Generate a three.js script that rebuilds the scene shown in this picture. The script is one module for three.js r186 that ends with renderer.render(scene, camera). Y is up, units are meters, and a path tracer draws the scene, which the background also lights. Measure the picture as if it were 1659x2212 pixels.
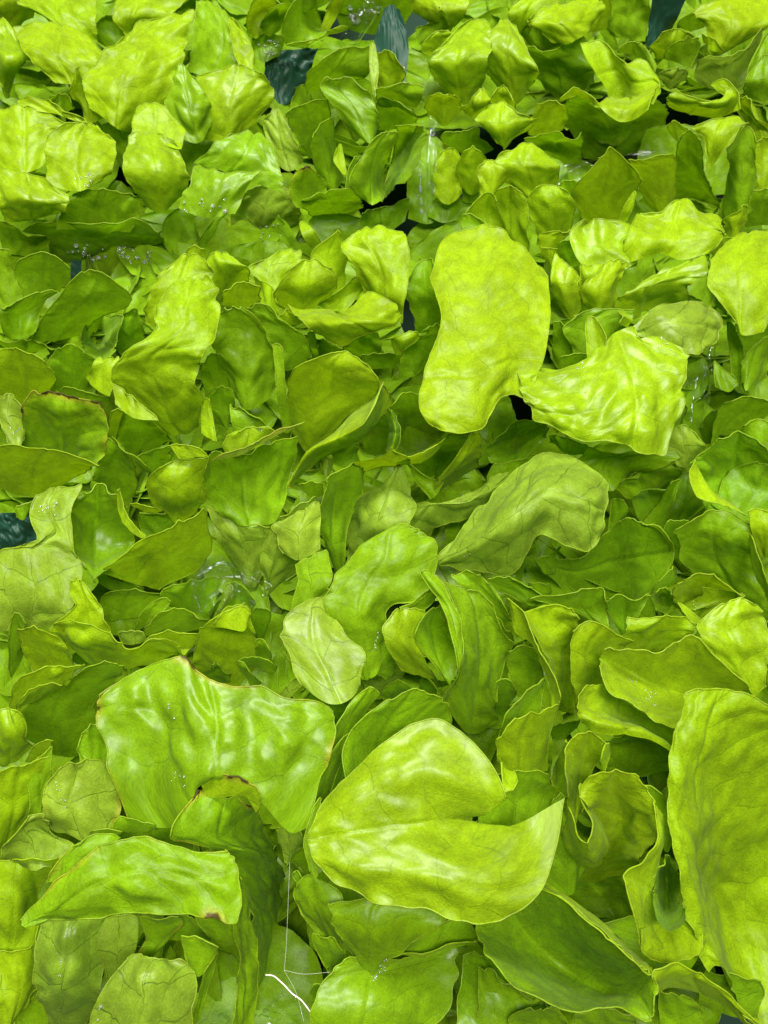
import * as THREE from 'three';
import { RectAreaLightUniformsLib } from 'three/addons/lights/RectAreaLightUniformsLib.js';

// ---------------------------------------------------------------- camera, surroundings, lamps, exposure
const FOV = 58, PITCH = THREE.MathUtils.degToRad(60), EYE = new THREE.Vector3(0, 0.52, 0);
const scene = new THREE.Scene();
const camera = new THREE.PerspectiveCamera(FOV, 768 / 1024, 0.01, 30);
camera.position.copy(EYE);
camera.lookAt(EYE.x, EYE.y - Math.sin(PITCH), EYE.z - Math.cos(PITCH));
camera.focus = 0.54; camera.userData.fStop = 22;
camera.updateMatrixWorld(true);

const renderer = new THREE.WebGLRenderer({ antialias: true });
renderer.toneMapping = THREE.LinearToneMapping;
renderer.toneMappingExposure = 1.1;
renderer.shadowMap.enabled = true;

scene.background = new THREE.Color().setRGB(0.015, 0.015, 0.014);     // the shop around, far out of the picture
RectAreaLightUniformsLib.init();
function ceilingLamp(x, y, z, w, d, radiance, label) {
  const o = new THREE.Group(); o.name = 'ceiling_lamp'; o.position.set(x, y, z);
  o.userData = { label, category: 'lamp' };
  const housing = new THREE.Mesh(new THREE.BoxGeometry(w + 0.06, 0.06, d + 0.06), new THREE.MeshStandardMaterial({ color: 0xd8d8d4, roughness: 0.5 }));
  housing.name = 'housing'; housing.position.y = 0.045; housing.castShadow = true;
  const glow = new THREE.Mesh(new THREE.BoxGeometry(w, 0.012, d), new THREE.MeshStandardMaterial({ color: 0xffffff, emissive: 0xfffbf0, emissiveIntensity: 1.5 }));
  glow.name = 'diffuser'; glow.position.y = 0.008;
  const light = new THREE.RectAreaLight(0xfffdf4, radiance, w, d);
  light.name = 'lamp_light'; light.position.y = -0.004; light.rotation.x = -Math.PI / 2;
  o.add(housing, glow, light); scene.add(o);
}
ceilingLamp(-0.25, 1.75, -0.95, 1.3, 0.26, 66, 'long ceiling lamp high above the far lettuces');
ceilingLamp(0.25, 1.85, 0.3, 1.3, 0.26, 52, 'long ceiling lamp high above the near lettuces');

// ---------------------------------------------------------------- helpers
let seed = 7;
const rnd = () => { seed = (seed * 1664525 + 1013904223) >>> 0; return seed / 4294967296; };
const hash = (a, b, s) => { let t = Math.imul(a, 374761393) ^ Math.imul(b, 668265263) ^ Math.imul(s, 2147483647 - 59); t = Math.imul(t ^ (t >>> 13), 1274126177); t ^= t >>> 16; return (t >>> 0) / 4294967296; };
const sm = (t) => t * t * (3 - 2 * t), clamp = THREE.MathUtils.clamp, lerp = THREE.MathUtils.lerp, step = THREE.MathUtils.smoothstep;
function noise(x, y, s) {                                         // value noise, -1..1
  const i = Math.floor(x), j = Math.floor(y), u = sm(x - i), v = sm(y - j);
  return 2 * lerp(lerp(hash(i, j, s), hash(i + 1, j, s), u), lerp(hash(i, j + 1, s), hash(i + 1, j + 1, s), u), v) - 1;
}
const numbered = {};
const called = (name) => { const n = numbered[name] = (numbered[name] ?? -1) + 1; return n ? name + '_' + String(n).padStart(3, '0') : name; };

// a spot of the picture (x, y of a 1659 x 2212 view) at a height of h cm over the mean level of the lettuces
const F = 1106 / Math.tan(THREE.MathUtils.degToRad(FOV / 2));
function at(x, y, h) {
  const d = new THREE.Vector3((x - 829.5) / F, (1106 - y) / F, -1).applyQuaternion(camera.quaternion);
  return EYE.clone().addScaledVector(d, (h * 0.01 - EYE.y) / d.y);
}
let OX = 0, OY = 0, SC = 1;
const view = (ox, oy, sc = 0.3638) => { OX = ox; OY = oy; SC = sc; };   // part of the picture that the next leaves were measured in
const triples = (r) => { const o = []; for (let i = 0; i < r.length; i += 3) o.push(at(OX + r[i] * SC, OY + r[i + 1] * SC, r[i + 2] * (r[i + 2] < 0 ? lerp(1.75, 1.8, step(OY + r[i + 1] * SC, 350, 750)) : 1.25))); return o; };

// ---------------------------------------------------------------- leaf surface: vein network with blisters between
const SPAN = 0.15;                                                 // metres covered by one texture
const KINDS = 3, SETS = 6, TEX = 1024;
function veins(x, y, s) {                                          // x: metres from the midrib, y: metres from the tip down
  const wx = x + 0.0022 * noise(x * 70, y * 70, s + 5) + 0.0006 * noise(x * 300, y * 300, s + 6), wy = y + 0.0022 * noise(x * 70 + 31, y * 70, s + 9) + 0.0006 * noise(x * 300, y * 300, s + 7);
  const side = wx < 0 ? 1 : 2, p = Math.abs(wx), a = (wy + 0.75 * p - 4.2 * p * p) / 0.024, b = p / 0.018, ia = Math.floor(a), ib = Math.floor(b);
  let f1 = 9, f2 = 9, r1 = 0, r2 = 0, h1 = 0;
  for (let i = ia - 1; i <= ia + 1; i++) for (let j = Math.max(0, ib - 1); j <= ib + 1; j++) {
    const dx = a - (i + 0.5 + 0.3 * (hash(i, j, s + side) - 0.5)), dy = (b - (j + 0.5 + 0.9 * (hash(i, j, s + side + 40) - 0.5))) * 0.8, d = Math.hypot(dx, dy);
    if (d < f1) { f2 = f1; r2 = r1; f1 = d; r1 = i; h1 = hash(i, j, s + 77); } else if (d < f2) { f2 = d; r2 = i; }
  }
  const edge = Math.min(f2 - f1, p / 0.006), main = p / 0.006 < f2 - f1 ? 1.25 : r1 !== r2 ? 1 : 0;
  return { edge, main, p, h1 };
}
const leafMats = [], blister = [];
for (let k = 0; k < SETS; k++) {                                   // three for upper faces, three with the stronger veins of the undersides
  const col = new Uint8Array(TEX * TEX * 4), bmp = new Uint8Array(TEX * TEX * 4), N = 256, hgt = new Float32Array(N * N);
  for (let j = 0; j < TEX; j++) for (let i = 0; i < TEX; i++) {
    const x = (i / TEX - 0.5) * SPAN, y = (1 - j / TEX) * SPAN, v = veins(x, y, 100 * (k % 3)), o = 4 * (j * TEX + i);
    const line = Math.exp(-((v.edge / (v.main ? 0.030 : 0.018)) ** 2)) * (v.main || 0.55) * (0.6 + 0.4 * noise(x * 120, y * 120, k + 3)) * (k < 3 ? 0.8 : 1.7);
    const rib = Math.exp(-((v.p / (0.0006 + 0.010 * y)) ** 2));
    const grain = 0.05 * noise(x * 2600, y * 2600, k) + 0.045 * noise(x * 900, y * 900, k + 1) + 0.05 * noise(x * 220, y * 220, k + 2) + 0.05 * noise(x * 70, y * 70, k + 8);
    const c = 0.90 + grain - 0.15 * line;
    col[o] = 255 * clamp(c - 0.02 * line + 0.05 * rib, 0, 1); col[o + 1] = 255 * clamp(c + 0.01 * line + 0.05 * rib, 0, 1); col[o + 2] = 255 * clamp(c * 0.95 - 0.06 * line + 0.22 * rib * (y / SPAN), 0, 1); col[o + 3] = 255;
    bmp[o] = bmp[o + 1] = bmp[o + 2] = 255 * clamp(0.55 + 0.2 * Math.sqrt(clamp(v.edge, 0, 0.8)) - 0.22 * line + 0.08 * noise(x * 1400, y * 1400, k + 4) + 0.05 * noise(x * 3000, y * 3000, k + 6), 0, 1); bmp[o + 3] = 255;
  }
  for (let j = 0; j < N; j++) for (let i = 0; i < N; i++) {
    const v = veins((i / N - 0.5) * SPAN, (1 - j / N) * SPAN, 100 * (k % 3));
    hgt[j * N + i] = sm(clamp(v.edge / 0.75, 0, 1)) * (0.35 + 0.9 * v.h1);
  }
  const soft = new Float32Array(N * N);                            // slightly rounded
  for (let j = 0; j < N; j++) for (let i = 0; i < N; i++) { let s = 0, n = 0; for (let b = -6; b <= 6; b++) for (let a = -6; a <= 6; a++) { const w = Math.exp(-(a * a + b * b) / 8); s += w * hgt[((j + b + N) % N) * N + ((i + a + N) % N)]; n += w; } soft[j * N + i] = s / n; }
  blister.push((u, v) => {
    const x = clamp(u, 0, 0.999) * (N - 1), y = clamp(v, 0, 0.999) * (N - 1), i = Math.floor(x), j = Math.floor(y), a = x - i, b = y - j;
    return lerp(lerp(soft[j * N + i], soft[j * N + i + 1], a), lerp(soft[(j + 1) * N + i], soft[(j + 1) * N + i + 1], a), b);
  });
  const tex = (d, srgb) => { const t = new THREE.DataTexture(d, TEX, TEX); t.magFilter = THREE.LinearFilter; t.wrapS = t.wrapT = THREE.RepeatWrapping; if (srgb) t.colorSpace = THREE.SRGBColorSpace; t.needsUpdate = true; return t; };
  const map = tex(col, true), bump = tex(bmp, false);
  const make = (coat, rough) => new THREE.MeshPhysicalMaterial({ map, bumpMap: bump, bumpScale: 0.0008, vertexColors: true, side: THREE.DoubleSide, roughness: 0.95, specularIntensity: 0.1, transmission: 0.46, thickness: 0, clearcoat: coat, clearcoatRoughness: rough });
  leafMats.push({ plain: make(0.45, 0.38), gloss: make(0.9, 0.36), dull: make(0.5, 0.45) });
}

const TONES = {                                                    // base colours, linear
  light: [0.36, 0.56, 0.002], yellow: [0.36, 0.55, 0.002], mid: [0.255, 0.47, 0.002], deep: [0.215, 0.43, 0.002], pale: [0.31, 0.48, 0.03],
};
const spline = (pts, t) => pts.length === 1 ? pts[0].clone() : pts.length === 2 ? pts[0].clone().lerp(pts[1], t) : new THREE.CatmullRomCurve3(pts, false, 'centripetal').getPoint(t);
let leafCount = 0;
function leafGeometry(rows, tone, o) {
  const id = ++leafCount, kind = id % KINDS;
  let W = 0, Lg = 0;
  for (const r of rows) { let s = 0; for (let i = 1; i < r.length; i++) s += r[i].distanceTo(r[i - 1]); W = Math.max(W, s); }
  const mids = rows.map((r) => spline(r, 0.5)); for (let i = 1; i < mids.length; i++) Lg += mids[i].distanceTo(mids[i - 1]);
  const cell = o.cell ?? 0.0014, nu = clamp(Math.round(W / cell), 10, 100), nv = clamp(Math.round(Lg / cell), 10, 100), C = nu + 1;
  const rowCurves = rows.map((r) => r.length > 2 ? new THREE.CatmullRomCurve3(r, false, 'centripetal') : null);
  const P = [], G = 24, wide = [], k0 = o.round ?? 0.22, [gs, gf, gt] = o.grow ?? [0.02, 0.16, 0];
  for (let i = 0; i <= G; i++) {                                   // columns of the surface, foot to tip
    const c = rowCurves.map((k, n) => k ? k.getPoint(i / G) : spline(rows[n], i / G)), curve = c.length > 2 ? new THREE.CatmullRomCurve3(c, false, 'centripetal') : null;
    for (let j = 0; j <= G; j++) wide[j * (G + 1) + i] = curve ? curve.getPoint(j / G) : c[0].clone().lerp(c[1], j / G);
  }
  const pick = (x, y) => {
    x *= G; y *= G;
    const i = clamp(Math.floor(x), 0, G - 1), j = clamp(Math.floor(y), 0, G - 1), a = x - i, b = y - j;
    if (a < 0 || a > 1 || b < 0 || b > 1) {                        // a little beyond what was traced: straight on
      const c = pick((i + clamp(a, 0, 1)) / G, (j + clamp(b, 0, 1)) / G), da = a - clamp(a, 0, 1), db = b - clamp(b, 0, 1), e = c.clone();
      if (da) e.addScaledVector(pick((i + clamp(a, 0, 1) + (da < 0 ? 1.5 : -1.5)) / G, (j + clamp(b, 0, 1)) / G).sub(c).multiplyScalar(-1 / 1.5), Math.abs(da));
      if (db) e.addScaledVector(pick((i + clamp(a, 0, 1)) / G, (j + clamp(b, 0, 1) + (db < 0 ? 1.5 : -1.5)) / G).sub(c).multiplyScalar(-1 / 1.5), Math.abs(db));
      return e;
    }
    const wt = (t) => [0.5 * (-t + 2 * t * t - t * t * t), 0.5 * (2 - 5 * t * t + 3 * t * t * t), 0.5 * (t + 4 * t * t - 3 * t * t * t), 0.5 * (t * t * t - t * t)];
    const wa = wt(a), wb = wt(b), p = new THREE.Vector3(), g = (ii, jj) => {
      if (ii < 0) return g(0, jj).clone().multiplyScalar(2).sub(g(1, jj)); if (ii > G) return g(G, jj).clone().multiplyScalar(2).sub(g(G - 1, jj));
      if (jj < 0) return g(ii, 0).clone().multiplyScalar(2).sub(g(ii, 1)); if (jj > G) return g(ii, G).clone().multiplyScalar(2).sub(g(ii, G - 1));
      return wide[jj * (G + 1) + ii];
    };
    for (let n = 0; n < 4; n++) for (let m = 0; m < 4; m++) p.addScaledVector(g(i + m - 1, j + n - 1), wa[m] * wb[n]);
    return p;
  };
  for (let j = 0; j <= nv; j++) for (let i = 0; i <= nu; i++) {    // the blade has rounded corners
    const a = 2 * i / nu - 1, b = 2 * j / nv - 1;
    P[j * C + i] = pick(0.5 + (0.5 + gs) * a * Math.sqrt(1 - k0 * b * b / 2), 0.5 + (b < 0 ? 0.5 + gf : 0.5 + gt) * b * Math.sqrt(1 - k0 * a * a / 2));
  }
  const du = new THREE.Vector3(), dv = new THREE.Vector3(), Q = [], at2 = (i, j) => P[clamp(j, 0, nv) * C + clamp(i, 0, nu)];
  const X = [], Y = [0], half = nu >> 1;                           // metres along the blade: across from the midrib, down from the tip
  for (let j = 0; j <= nv; j++) { const b = j * C; X[b] = 0; for (let i = 1; i <= nu; i++) X[b + i] = X[b + i - 1] + P[b + i].distanceTo(P[b + i - 1]); const m = X[b + half]; for (let i = 0; i <= nu; i++) X[b + i] -= m; }
  for (let j = 1; j <= nv; j++) Y[j] = Y[j - 1] + P[j * C + half].distanceTo(P[(j - 1) * C + half]);
  let facing = 0;
  for (let j = 2; j < nv; j += 4) for (let i = 2; i < nu; i += 4) { du.subVectors(at2(i + 1, j), at2(i - 1, j)); dv.subVectors(at2(i, j + 1), at2(i, j - 1)); facing += du.z * dv.x - du.x * dv.z; }
  facing = facing < 0 ? -1 : 1;
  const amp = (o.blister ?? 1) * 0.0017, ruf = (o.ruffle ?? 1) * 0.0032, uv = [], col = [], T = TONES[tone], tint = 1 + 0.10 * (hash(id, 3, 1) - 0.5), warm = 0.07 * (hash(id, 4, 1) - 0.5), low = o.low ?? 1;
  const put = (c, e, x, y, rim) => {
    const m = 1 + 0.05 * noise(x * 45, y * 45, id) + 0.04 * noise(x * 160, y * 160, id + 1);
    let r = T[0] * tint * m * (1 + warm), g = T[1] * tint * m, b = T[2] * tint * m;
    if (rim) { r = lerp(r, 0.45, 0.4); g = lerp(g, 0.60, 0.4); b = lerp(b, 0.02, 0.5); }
    if (o.brown) {
      const n = 0.5 + 0.5 * noise(x * 55 + 9, y * 55, id + 60), f = 0.5 + 0.5 * noise(x * 330, y * 330, id + 61), w = 0.0010 + 0.0045 * Math.max(0, n - 0.45) * o.brown;
      const ye = clamp((1.6 * w - e) / w, 0, 1) * step(n, 0.4, 0.75) * 0.55, br = (e < 0.7 * w * (0.2 + 0.8 * f) && n > 0.85 - 0.05 * o.brown) ? 0.9 : 0;
      r = lerp(lerp(r, 0.50, ye), 0.075, br); g = lerp(lerp(g, 0.44, ye), 0.030, br); b = lerp(lerp(b, 0.035, ye), 0.010, br);
    }
    c.push(r, g, b);
  };
  for (let j = 0; j <= nv; j++) for (let i = 0; i <= nu; i++) {
    const u = i / nu, x = X[j * C + i], y = Y[nv] - Y[j], p = P[j * C + i], xl = x - X[j * C], xr = X[j * C + nu] - x;
    du.subVectors(at2(i + 1, j), at2(i - 1, j)); dv.subVectors(at2(i, j + 1), at2(i, j - 1));
    const n = new THREE.Vector3().crossVectors(du, dv), len = n.length();
    if (len > 1e-12) n.multiplyScalar(1 / len); else n.set(0, 1, 0);
    n.multiplyScalar(facing);
    const e = Math.min(xl, xr, y), s = u < 0.5 ? y - u * 0.1 : -y - (1 - u) * 0.1, at1 = x + y * 1.3;
    const inner = step(e, 0, 0.012);
    const d = -0.0007 * Math.exp(-((x / 0.0016) ** 2)) * Math.min(1, W / 0.05) + amp * (blister[kind](0.5 + x / SPAN, 1 - y / SPAN) - 0.5) * (0.35 + 0.65 * inner)
      + low * (0.0021 * noise(x * 38 + id, y * 38, id + 20) + 0.0009 * noise(x * 95, y * 95 + id, id + 21)) * Math.min(1, W / 0.05) + (o.cell ? 0 : low * 0.00028 * noise(x * 210, y * 210 + id, id + 22) + 0.00010 * noise(x * 420, y * 420, id + 23))
      + ruf * Math.exp(-e / 0.009) * (noise(at1 * 62 + id * 3, s * 50, id + 30) + 0.12 * noise(at1 * 150, s * 120, id + 31)) * Math.min(1, W / 0.04);
    const q = p.clone().addScaledVector(n, d), cren = Math.exp(-e / 0.007) * (0.0018 * noise(at1 * 60, s * 60, id + 40) + 0.00055 * noise(at1 * 150, s * 150, id + 42)) * Math.min(1, W / 0.035);
    if (e < 0.02) { const du1 = du.clone().normalize(), dv1 = dv.clone().normalize(); if (e === y) q.addScaledVector(dv1, cren); else q.addScaledVector(du1, (u < 0.5 ? -1 : 1) * cren); }
    Q.push(q); uv.push(0.5 + x / SPAN, 1 - y / SPAN); put(col, e, x + id, y, false);
  }
  const pos = Q.flatMap((q) => [q.x, q.y, q.z]), idx = [];
  for (let j = 0; j < nv; j++) for (let i = 0; i < nu; i++) { const a = j * C + i; idx.push(a, a + 1, a + C, a + 1, a + C + 1, a + C); }
  // the thick, rounded margin of the blade
  const path = [];
  for (let j = 0; j <= nv; j++) path.push([0, j]);
  for (let i = 1; i < nu; i++) path.push([i, nv]);
  for (let j = nv; j >= 0; j--) path.push([nu, j]);
  const R = o.rim ?? 0.00045, S = 5, first = pos.length / 3, up = new THREE.Vector3(), a1 = new THREE.Vector3(), a2 = new THREE.Vector3();
  path.forEach(([i, j], k) => {
    const c = Q[j * C + i], prev = path[Math.max(0, k - 1)], next = path[Math.min(path.length - 1, k + 1)];
    const t = new THREE.Vector3().subVectors(Q[next[1] * C + next[0]], Q[prev[1] * C + prev[0]]); if (t.lengthSq() < 1e-14) t.set(1, 0, 0); t.normalize();
    up.set(0, 1, 0); if (Math.abs(t.y) > 0.9) up.set(1, 0, 0);
    a1.crossVectors(t, up).normalize(); a2.crossVectors(t, a1);
    const x = X[j * C + i], y = Y[nv] - Y[j];
    for (let m = 0; m < S; m++) { const g = m / S * 2 * Math.PI; pos.push(c.x + R * (Math.cos(g) * a1.x + Math.sin(g) * a2.x), c.y + R * (Math.cos(g) * a1.y + Math.sin(g) * a2.y), c.z + R * (Math.cos(g) * a1.z + Math.sin(g) * a2.z)); uv.push(0.5 + x / SPAN, 1 - y / SPAN); put(col, 0, x + id, y, true); }
    if (k) for (let m = 0; m < S; m++) { const b = first + k * S, a = b - S, m1 = (m + 1) % S; idx.push(a + m, b + m, a + m1, a + m1, b + m, b + m1); }
  });
  const g = new THREE.BufferGeometry();
  g.setAttribute('position', new THREE.Float32BufferAttribute(pos, 3)); g.setAttribute('uv', new THREE.Float32BufferAttribute(uv, 2)); g.setAttribute('color', new THREE.Float32BufferAttribute(col, 3));
  g.setIndex(idx); g.computeVertexNormals();
  return [g, leafMats[kind + (tone === 'pale' || o.shine === 'dull' ? 3 : 0)][o.shine ?? 'plain']];
}

let head = null, HC = null;
function lettuce(x, y, label) {                                    // a head of lettuce; its stalk stands at (x, y)
  head = new THREE.Group(); head.name = called('lettuce'); HC = at(x, y, -13); head.position.copy(HC);
  head.userData = { label, category: 'lettuce', group: 'lettuces packed side by side in the display crate' };
  scene.add(head);
}
function addLeaf(rows, tone, o) {
  const [g, m] = leafGeometry(rows, tone, o);
  g.translate(-head.position.x, -head.position.y, -head.position.z);
  const mesh = new THREE.Mesh(g, m); mesh.name = 'leaf'; mesh.castShadow = mesh.receiveShadow = true; head.add(mesh);
  if (o.brown) mesh.userData.label = 'wilting leaf with brown spots along its edge';
  return mesh;
}
// L('mid gloss', rows...): a leaf through rows of (x, y, height) measured in the photograph, from its foot to its tip
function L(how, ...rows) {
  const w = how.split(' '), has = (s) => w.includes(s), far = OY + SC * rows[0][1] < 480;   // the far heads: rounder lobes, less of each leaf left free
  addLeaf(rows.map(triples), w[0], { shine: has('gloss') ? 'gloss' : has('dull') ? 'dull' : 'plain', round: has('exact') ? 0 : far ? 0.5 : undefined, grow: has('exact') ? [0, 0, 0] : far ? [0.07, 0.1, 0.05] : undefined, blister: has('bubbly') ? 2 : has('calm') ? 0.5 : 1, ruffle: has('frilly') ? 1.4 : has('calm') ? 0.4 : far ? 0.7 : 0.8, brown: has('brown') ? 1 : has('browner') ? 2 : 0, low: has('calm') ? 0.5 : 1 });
}
// leaves deeper in the head, which the ones in front mostly hide: a rosette on the stalk, and short leaves in the gaps
function rosette(n, reach, top, tones = ['mid']) {
  const c = head.position, place = (k, m, r0, rise, length, wide, lift, low) => {
    const a = k * 2.399963 + rnd() * 0.6, dx = Math.cos(a), dz = Math.sin(a), cup = 0.2 + 0.6 * rnd(), tw = (rnd() - 0.5) * 0.8, curl = rnd() * 0.5;
    const rows = [[0, 0.35], [0.3, 0.75], [0.62, 1], [0.86, 0.92], [1, 0.62]].map(([s, w]) => {
      const r = r0 + length * s * Math.cos(rise) + curl * length * s * s * 0.5, y = low + length * s * Math.sin(rise) - curl * length * s * s * s * 0.6, out = [];
      for (let q = -2; q <= 2; q++) { const f = q / 2, side = wide * w * f, b = cup * wide * w * f * f; out.push(new THREE.Vector3(c.x + dx * (r - b + tw * side * s) - dz * side, c.y + y + 0.35 * b + 0.003 * (rnd() - 0.5) + lift * side * f, c.z + dz * (r - b + tw * side * s) + dx * side)); }
      return out;
    });
    let hi = -9; for (const row of rows) for (const p of row) hi = Math.max(hi, p.y);
    const drop = Math.max(0, hi - (top * 1.9 - 1.4 - 0.8 * rnd()) * 0.01); for (const row of rows) for (const p of row) p.y -= drop;
    addLeaf(rows, tones[Math.floor(rnd() * tones.length)], { cell: 0.0028, blister: 0.7, ruffle: 0.8, round: 0.8, rim: 0.0002, grow: [0, 0, 0] });
  };
  const R = reach * 0.01;
  for (let k = 0; k < n * 0.7; k++) { const q = (k + 0.5) / (n * 0.7); place(k, n, 0.01 + 0.25 * R * q, 1.45 - 0.75 * q, 0.085 + 0.03 * rnd() + 0.03 * q, 0.038 + 0.022 * rnd(), 0.1, 0.02 + 0.02 * rnd()); }
  for (let k = 0; k < n; k++) { const q = (k + 0.5) / n; place(k + 0.5, n, R * (0.1 + 0.75 * Math.sqrt(q)), 0.8 - 0.6 * rnd(), 0.075 + 0.03 * rnd(), 0.040 + 0.022 * rnd(), 0.1, 0.045 + 0.02 * rnd() - 0.02 * q); }
}

// ---------------------------------------------------------------- the lettuces, leaf by leaf
const T1 = () => view(0, 0, 0.3968), T2 = () => view(548.6, 0), T3 = () => view(1055.5, 0), T4 = () => view(0, 521.2), T5 = () => view(493.7, 466.3), T6 = () => view(1055.5, 493.7),
  T7 = () => view(0, 1042.3), T8 = () => view(493.7, 1042.3), T9 = () => view(1055.5, 1042.3), T10 = () => view(0, 1608.5), T11 = () => view(521.2, 1608.5), T12 = () => view(1055.5, 1608.5), ALL = () => view(0, 0, 1), A1 = () => view(0, 0, 0.8713), A2 = () => view(829.5, 0, 0.8713), Q1 = () => view(0, 384, 0.5), Q2 = () => view(829.5, 384, 0.5), Q3 = () => view(0, 1106, 0.5), Q4 = () => view(829.5, 1106, 0.5);

lettuce(330, 160, 'broad light green lettuce with tall lobed leaves in the far left corner'); rosette(14, 9, -3);
A1();
L('light', [-40, 60, -2, 20, 70, -2, 80, 40, -2], [-40, 0, -.6, 20, 0, -.4, 90, 0, -.6], [-40, -60, .4, 20, -60, .6, 90, -60, .4]);
L('mid', [430, 420, -5, 490, 440, -5, 560, 400, -5], [440, 340, -4, 500, 330, -4, 570, 330, -4]);
A1();
L('light frilly exact', [225, 270, -.6, 290, 318, -1, 330, 330, -2.4], [205, 200, .4, 300, 230, .2, 415, 260, -1.2], [250, 140, .9, 340, 150, .9, 450, 150, .1], [310, 92, 1.2, 360, 80, 1.2, 465, 95, .6], [345, 55, 1.3, 400, 38, 1.3, 480, 36, 1.1]);
L('light exact', [140, 205, -.8, 180, 210, -.8, 205, 215, -.9], [70, 140, .1, 140, 140, .4, 235, 165, -.3], [36, 70, .5, 110, 52, .8, 190, 70, .4, 258, 130, 0]);
L('light exact', [95, 40, .2, 180, 90, .2, 240, 100, -.6], [45, 10, .8, 140, 25, 1, 240, 50, .4], [70, -25, 1, 150, -30, 1, 235, -30, 1]);
L('light gloss', [480, 330, -3, 560, 335, -2.4, 640, 300, -2.4], [470, 250, -1.6, 570, 250, -1, 668, 230, -1.2], [490, 185, -.6, 590, 170, -.2, 650, 180, -.4]);
L('mid exact', [460, 180, -1.6, 530, 188, -1.5, 600, 175, -1], [480, 80, -.6, 550, 90, -.2, 590, 100, -.3], [485, 0, .4, 540, 15, .3, 580, 50, .2]);
L('light gloss exact', [350, 510, -2, 400, 525, -2, 455, 490, -2.2], [310, 430, -.2, 390, 420, .2, 470, 440, -.8], [318, 340, .2, 370, 325, .3, 430, 345, .2]);
L('light calm exact', [330, 340, .3, 380, 350, .2, 450, 370, 0], [330, 295, .6, 385, 290, .6, 455, 320, .1], [345, 265, .8, 385, 253, .9, 430, 290, .4]);
L('mid gloss exact', [440, 515, -1.4, 510, 540, -1.4, 580, 530, -1.4], [470, 455, -.8, 540, 470, -.4, 620, 450, -.3], [478, 405, -.3, 560, 425, -.1, 640, 425, 0]);
L('mid gloss exact', [480, 405, -.4, 570, 430, -.6, 700, 480, -.8], [530, 365, .3, 610, 380, .3, 695, 430, -.2], [570, 335, .6, 630, 322, .6, 675, 355, .3]);
T1();
L('light frilly', [1310, 385, -.5, 1390, 340, -.5], [1265, 230, 0, 1350, 220, .2], [1240, 90, .3, 1290, 120, .4]);
L('mid bubbly gloss', [1000, 750, -2, 1080, 740, -2, 1160, 650, -2], [910, 560, -1, 1020, 560, -.6, 1130, 550, -1], [920, 430, -.5, 990, 370, 0, 1060, 420, -.3]);
L('light', [690, 210, -1, 740, 170, -1, 800, 190, -1], [635, 100, 0, 720, 90, 0, 900, 80, 0], [650, -30, .5, 800, -50, .6, 1040, -40, .5]);
L('mid', [540, 230, -2, 640, 250, -2, 700, 230, -2], [530, 130, -1, 590, 90, -.8, 660, 130, -1], [560, 90, -.6, 600, 80, -.5, 640, 90, -.6]);
L('mid', [640, 900, -4, 720, 950, -4, 800, 900, -4], [560, 720, -2.5, 640, 700, -2, 730, 740, -2.5], [560, 680, -2, 620, 660, -1.8, 690, 690, -2]);
L('pale dull', [1500, 880, -3, 1570, 900, -3, 1650, 880, -3], [1440, 680, -2, 1520, 740, -2, 1600, 780, -2], [1460, 620, -1.5, 1500, 605, -1.5, 1560, 640, -1.5]);
L('pale bubbly gloss', [1310, 1390, -7, 1450, 1420, -7, 1600, 1380, -7], [1270, 1180, -5, 1430, 1200, -5, 1620, 1200, -5], [1350, 1020, -3.5, 1500, 1010, -3.5, 1650, 1080, -3.5]);
L('light', [430, 560, -2, 470, 640, -2, 560, 640, -2], [390, 510, -1, 450, 500, -1, 480, 540, -1], [410, 370, .2, 440, 400, 0]);

lettuce(60, 330, 'ruffled yellow-green lettuce at the left edge, above the leaf sprinkled with water drops'); rosette(13, 8, -3.5);
A1();
L('light frilly exact', [130, 465, -1, 200, 473, -.8, 260, 440, -.8], [115, 395, -.4, 190, 390, -.2, 290, 385, 0], [120, 340, .2, 200, 330, .3, 275, 340, .4], [165, 305, .6, 215, 300, .7, 255, 320, .5]);
L('light exact', [-20, 420, -.8, 60, 430, -.4, 130, 400, -.6], [-20, 330, .2, 60, 330, .4, 140, 320, .1], [-10, 275, .7, 60, 265, .9, 165, 305, .4]);
L('light frilly exact', [60, 275, .8, 130, 280, .8, 185, 300, .6, 215, 305, .6], [45, 250, 1, 100, 245, 1.2, 140, 270, 1.1, 200, 290, .9]);
T1();
L('light frilly gloss', [30, 1200, -2, 180, 1190, -2, 340, 1150, -2], [0, 1080, -.8, 150, 1090, -.5, 340, 1120, -.8], [-20, 900, -.3, 150, 950, -.3, 370, 1050, -.5]);
L('mid gloss', [100, 1400, -7, 400, 1460, -7, 740, 1420, -7, 880, 1340, -6], [150, 1250, -4, 400, 1290, -4, 740, 1280, -4, 880, 1290, -4], [310, 1200, -2.5, 550, 1220, -2.5, 720, 1210, -2.5, 870, 1260, -3]);
L('mid', [320, 1220, -2.5, 540, 1220, -3, 740, 1230, -3], [360, 1100, -1.5, 530, 1120, -2, 780, 1100, -2], [400, 1050, -1.2, 560, 1030, -1.2, 720, 1050, -1.5]);
L('light gloss', [30, 530, -2, 60, 480, -2, 110, 370, -1], [-40, 350, -.5, 60, 330, 0, 165, 320, -.5], [-40, 140, .6, 20, 120, .6, 100, 200, .3]);
L('mid', [0, 1330, -5, 100, 1360, -5, 260, 1370, -5], [0, 1230, -4, 120, 1270, -4, 250, 1300, -4], [0, 1190, -3.4, 80, 1240, -3.4, 200, 1295, -3.4]);
L('mid', [270, 560, -1, 320, 600, -.6, 400, 600, -1], [280, 530, 0, 340, 510, .2, 390, 560, -.2]);

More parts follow.
